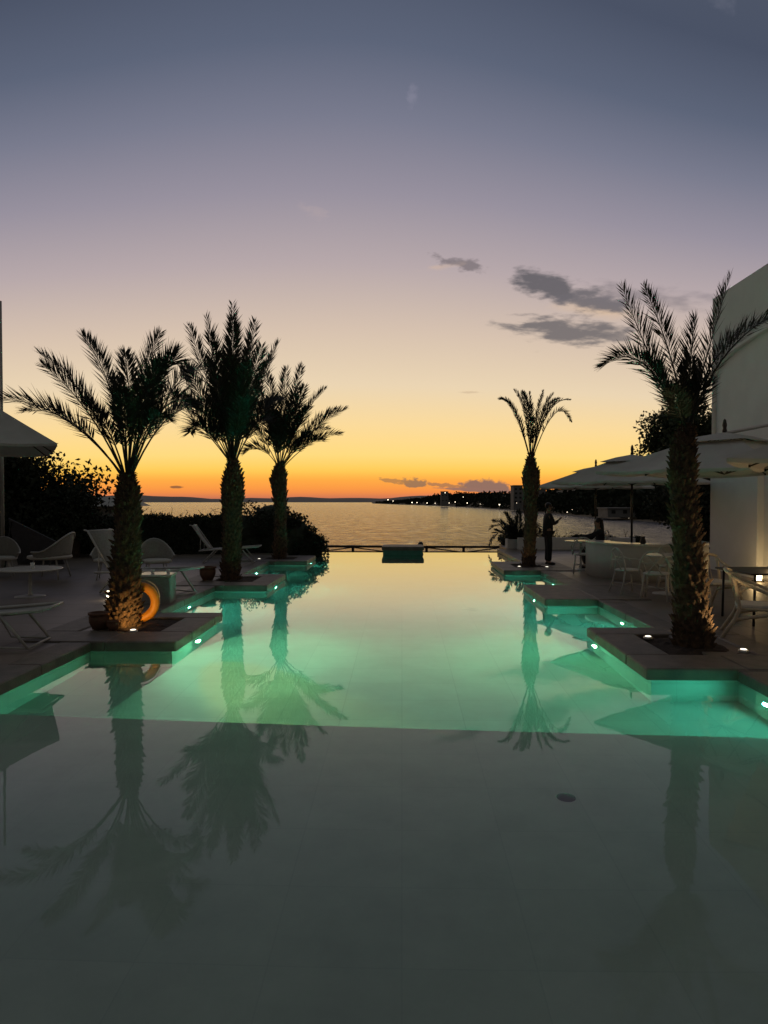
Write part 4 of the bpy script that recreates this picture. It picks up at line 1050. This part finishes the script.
def body(parent, J, R, mt):
    nodes = [(*J[k], R[k]) for k in J]; idx = {k: i for i, k in enumerate(J)}
    E = [('pelvis','waist'),('waist','chest'),('chest','neckb'),('neckb','neck'),('neck','jaw'),('jaw','head'),('head','crown')]
    for s in 'lr':
        E += [('chest','sh'+s),('sh'+s,'el'+s),('el'+s,'wr'+s),('pelvis','hip'+s),('hip'+s,'kn'+s),('kn'+s,'an'+s),('an'+s,'toe'+s)]
    edges = [(idx[a], idx[c]) for a, c in E]
    for s, sg in (('l', 1), ('r', -1)):
        w = Vector(J['wr'+s]); e = Vector(J['el'+s]); hand(nodes, edges, idx['wr'+s], w-e, (0, 0, 1) if abs((w-e).normalized().z) < .8 else (0, 1, 0), sg)
    return skinmesh('body', nodes, edges, mt, parent)
RAD = dict(pelvis=(.115, .08), waist=(.10, .075), chest=(.125, .085), neckb=(.07, .06), neck=(.052, .052), jaw=(.064, .07), head=(.080, .092), crown=(.055, .065),
           shl=.05, shr=.05, ell=.038, elr=.038, wrl=.026, wrr=.026, hipl=.07, hipr=.07, knl=.052, knr=.052, anl=.038, anr=.038, toel=(.04, .024), toer=(.04, .024))
def head_bits(r, hp, fwd, long_hair):
    hp = Vector(hp); f = Vector(fwd).normalized(); s = Vector((f.y, -f.x, 0))
    b = MB(); b.ball(hp - f*.022 + Vector((0, 0, .03)), .093, 10, (1, 1, .98))
    if long_hair:
        for k in range(7):
            o = s*(.018*(k-3)) - f*.07
            b.tube([hp+o+Vector((0, 0, .06)), hp+o*1.25+Vector((0, 0, -.08)), hp+o*1.35-f*.015+Vector((0, 0, -.26)), hp+o*1.1-f*.01+Vector((0, 0, -.38))], [.04, .042, .034, .012], 8)
    b.build('hair', M['hair'], r, True)
    MB().ball(hp+f*.092+Vector((0, 0, -.012)), .016, 6, (1, 1, 1.5)).build('nose', M['skin'], r, True)
    MB().ball(hp+f*.082+Vector((0, 0, -.045)), .016, 6, (1.3, 1, .4)).build('mouth', M['skin'], r, True)
    for q in (-1, 1):
        MB().ball(hp+f*.078+s*q*.032+Vector((0, 0, .018)), .012, 6, (1, 1, .7)).build('eye', M['hair'], r, True)
        MB().ball(hp+s*q*.082+Vector((0, 0, -.005)), .02, 6, (.5, .8, 1.4)).build('ear', M['skin'], r, True)
# standing person, seen from behind and to the side, hand raised to the face with a phone
r = thing('person', 'person in dark clothes standing by the thin palm, facing the terrace', 'person', (3.98, 18.75, 0), group=None)
J = dict(pelvis=(0, 0, .92), waist=(0, 0, 1.08), chest=(.01, 0, 1.27), neckb=(.01, 0, 1.41), neck=(.02, 0, 1.46), jaw=(.035, -.01, 1.53), head=(.03, -.01, 1.585), crown=(.02, 0, 1.65),
         shl=(.01, .17, 1.36), shr=(.02, -.17, 1.36), ell=(-.02, .22, 1.09), elr=(.12, -.24, 1.12), wrl=(.10, .2, .9), wrr=(.27, -.13, 1.24),
         hipl=(0, .09, .88), hipr=(.01, -.09, .88), knl=(.02, .10, .48), knr=(.03, -.09, .48), anl=(0, .11, .08), anr=(.02, -.10, .08), toel=(.13, .12, .035), toer=(.15, -.11, .035))
body(r, J, RAD, M['skin'])
RT = dict(RAD)
# jacket and trousers follow the limbs
nd = [(0, 0, .74, (.165, .13)), (0, 0, 1.08, (.15, .115)), (.01, 0, 1.27, (.175, .125)), (.01, 0, 1.41, (.085, .075)), (.01, .17, 1.36, .073), (.02, -.17, 1.36, .073), (-.02, .22, 1.09, .058), (.12, -.24, 1.12, .058), (.095, .2, .93, .045), (.25, -.145, 1.22, .045)]
skinmesh('jacket', nd, [(0,1),(1,2),(2,3),(2,4),(2,5),(4,6),(5,7),(6,8),(7,9)], M['cloth'], r)
nd = [(0, 0, .98, (.155, .12)), (0, .09, .86, .10), (.01, -.09, .86, .10), (.02, .10, .48, .078), (.03, -.09, .48, .078), (0, .11, .10, .066), (.02, -.10, .10, .066)]
skinmesh('trousers', nd, [(0,1),(0,2),(1,3),(2,4),(3,5),(4,6)], M['trouser'], r)
for q in (0, 1):
    yy = .11 if q == 0 else -.10
    b = MB(); b.ball((.06+.02*q, yy, .045), .05, 8, (2.3, 1, .9)); b.build('shoe', M['dark'], r, True)
head_bits(r, (.03, -.01, 1.59), (1, -.2, 0), False)
# seated woman, leaning, arm stretched along the table
r = thing('person', 'long-haired person in a dark top sitting with one arm stretched onto the table', 'person', (5.13, 17.72, 0))
J = dict(pelvis=(0, 0, .56), waist=(-.02, 0, .70), chest=(-.06, -.01, .89), neckb=(-.08, -.01, 1.03), neck=(-.085, -.01, 1.08), jaw=(-.10, -.02, 1.14), head=(-.09, -.01, 1.195), crown=(-.08, 0, 1.26),
         shl=(-.05, -.17, .97), shr=(-.07, .16, .98), ell=(-.33, -.22, .87), elr=(-.18, .22, .78), wrl=(-.60, -.20, .80), wrr=(-.40, .17, .80),
         hipl=(-.03, -.09, .53), hipr=(-.03, .09, .53), knl=(-.44, -.10, .52), knr=(-.44, .11, .52), anl=(-.42, -.10, .08), anr=(-.38, .12, .08), toel=(-.54, -.11, .035), toer=(-.50, .13, .035))
body(r, J, RAD, M['skin'])
nd = [(0, 0, .56, (.155, .125)), (-.02, 0, .70, (.14, .11)), (-.06, -.01, .89, (.165, .12)), (-.08, -.01, 1.02, (.085, .075)), (-.05, -.17, .97, .07), (-.07, .16, .98, .07), (-.33, -.22, .87, .056), (-.18, .22, .78, .056), (-.56, -.20, .81, .042), (-.37, .175, .80, .042)]
skinmesh('top', nd, [(0,1),(1,2),(2,3),(2,4),(2,5),(4,6),(5,7),(6,8),(7,9)], M['cloth'], r)
nd = [(0, 0, .55, (.15, .13)), (-.05, -.09, .53, .10), (-.05, .09, .53, .10), (-.44, -.10, .52, .078), (-.44, .11, .52, .078), (-.42, -.10, .12, .062), (-.38, .12, .12, .062)]
skinmesh('trousers', nd, [(0,1),(0,2),(1,3),(2,4),(3,5),(4,6)], M['trouser'], r)
for yy, xx in ((-.10, -.47), (.12, -.43)):
    b = MB(); b.ball((xx, yy, .045), .05, 8, (2.3, 1, .9)); b.build('shoe', M['dark'], r, True)
head_bits(r, (-.09, -.01, 1.20), (-1, -.1, 0), True)
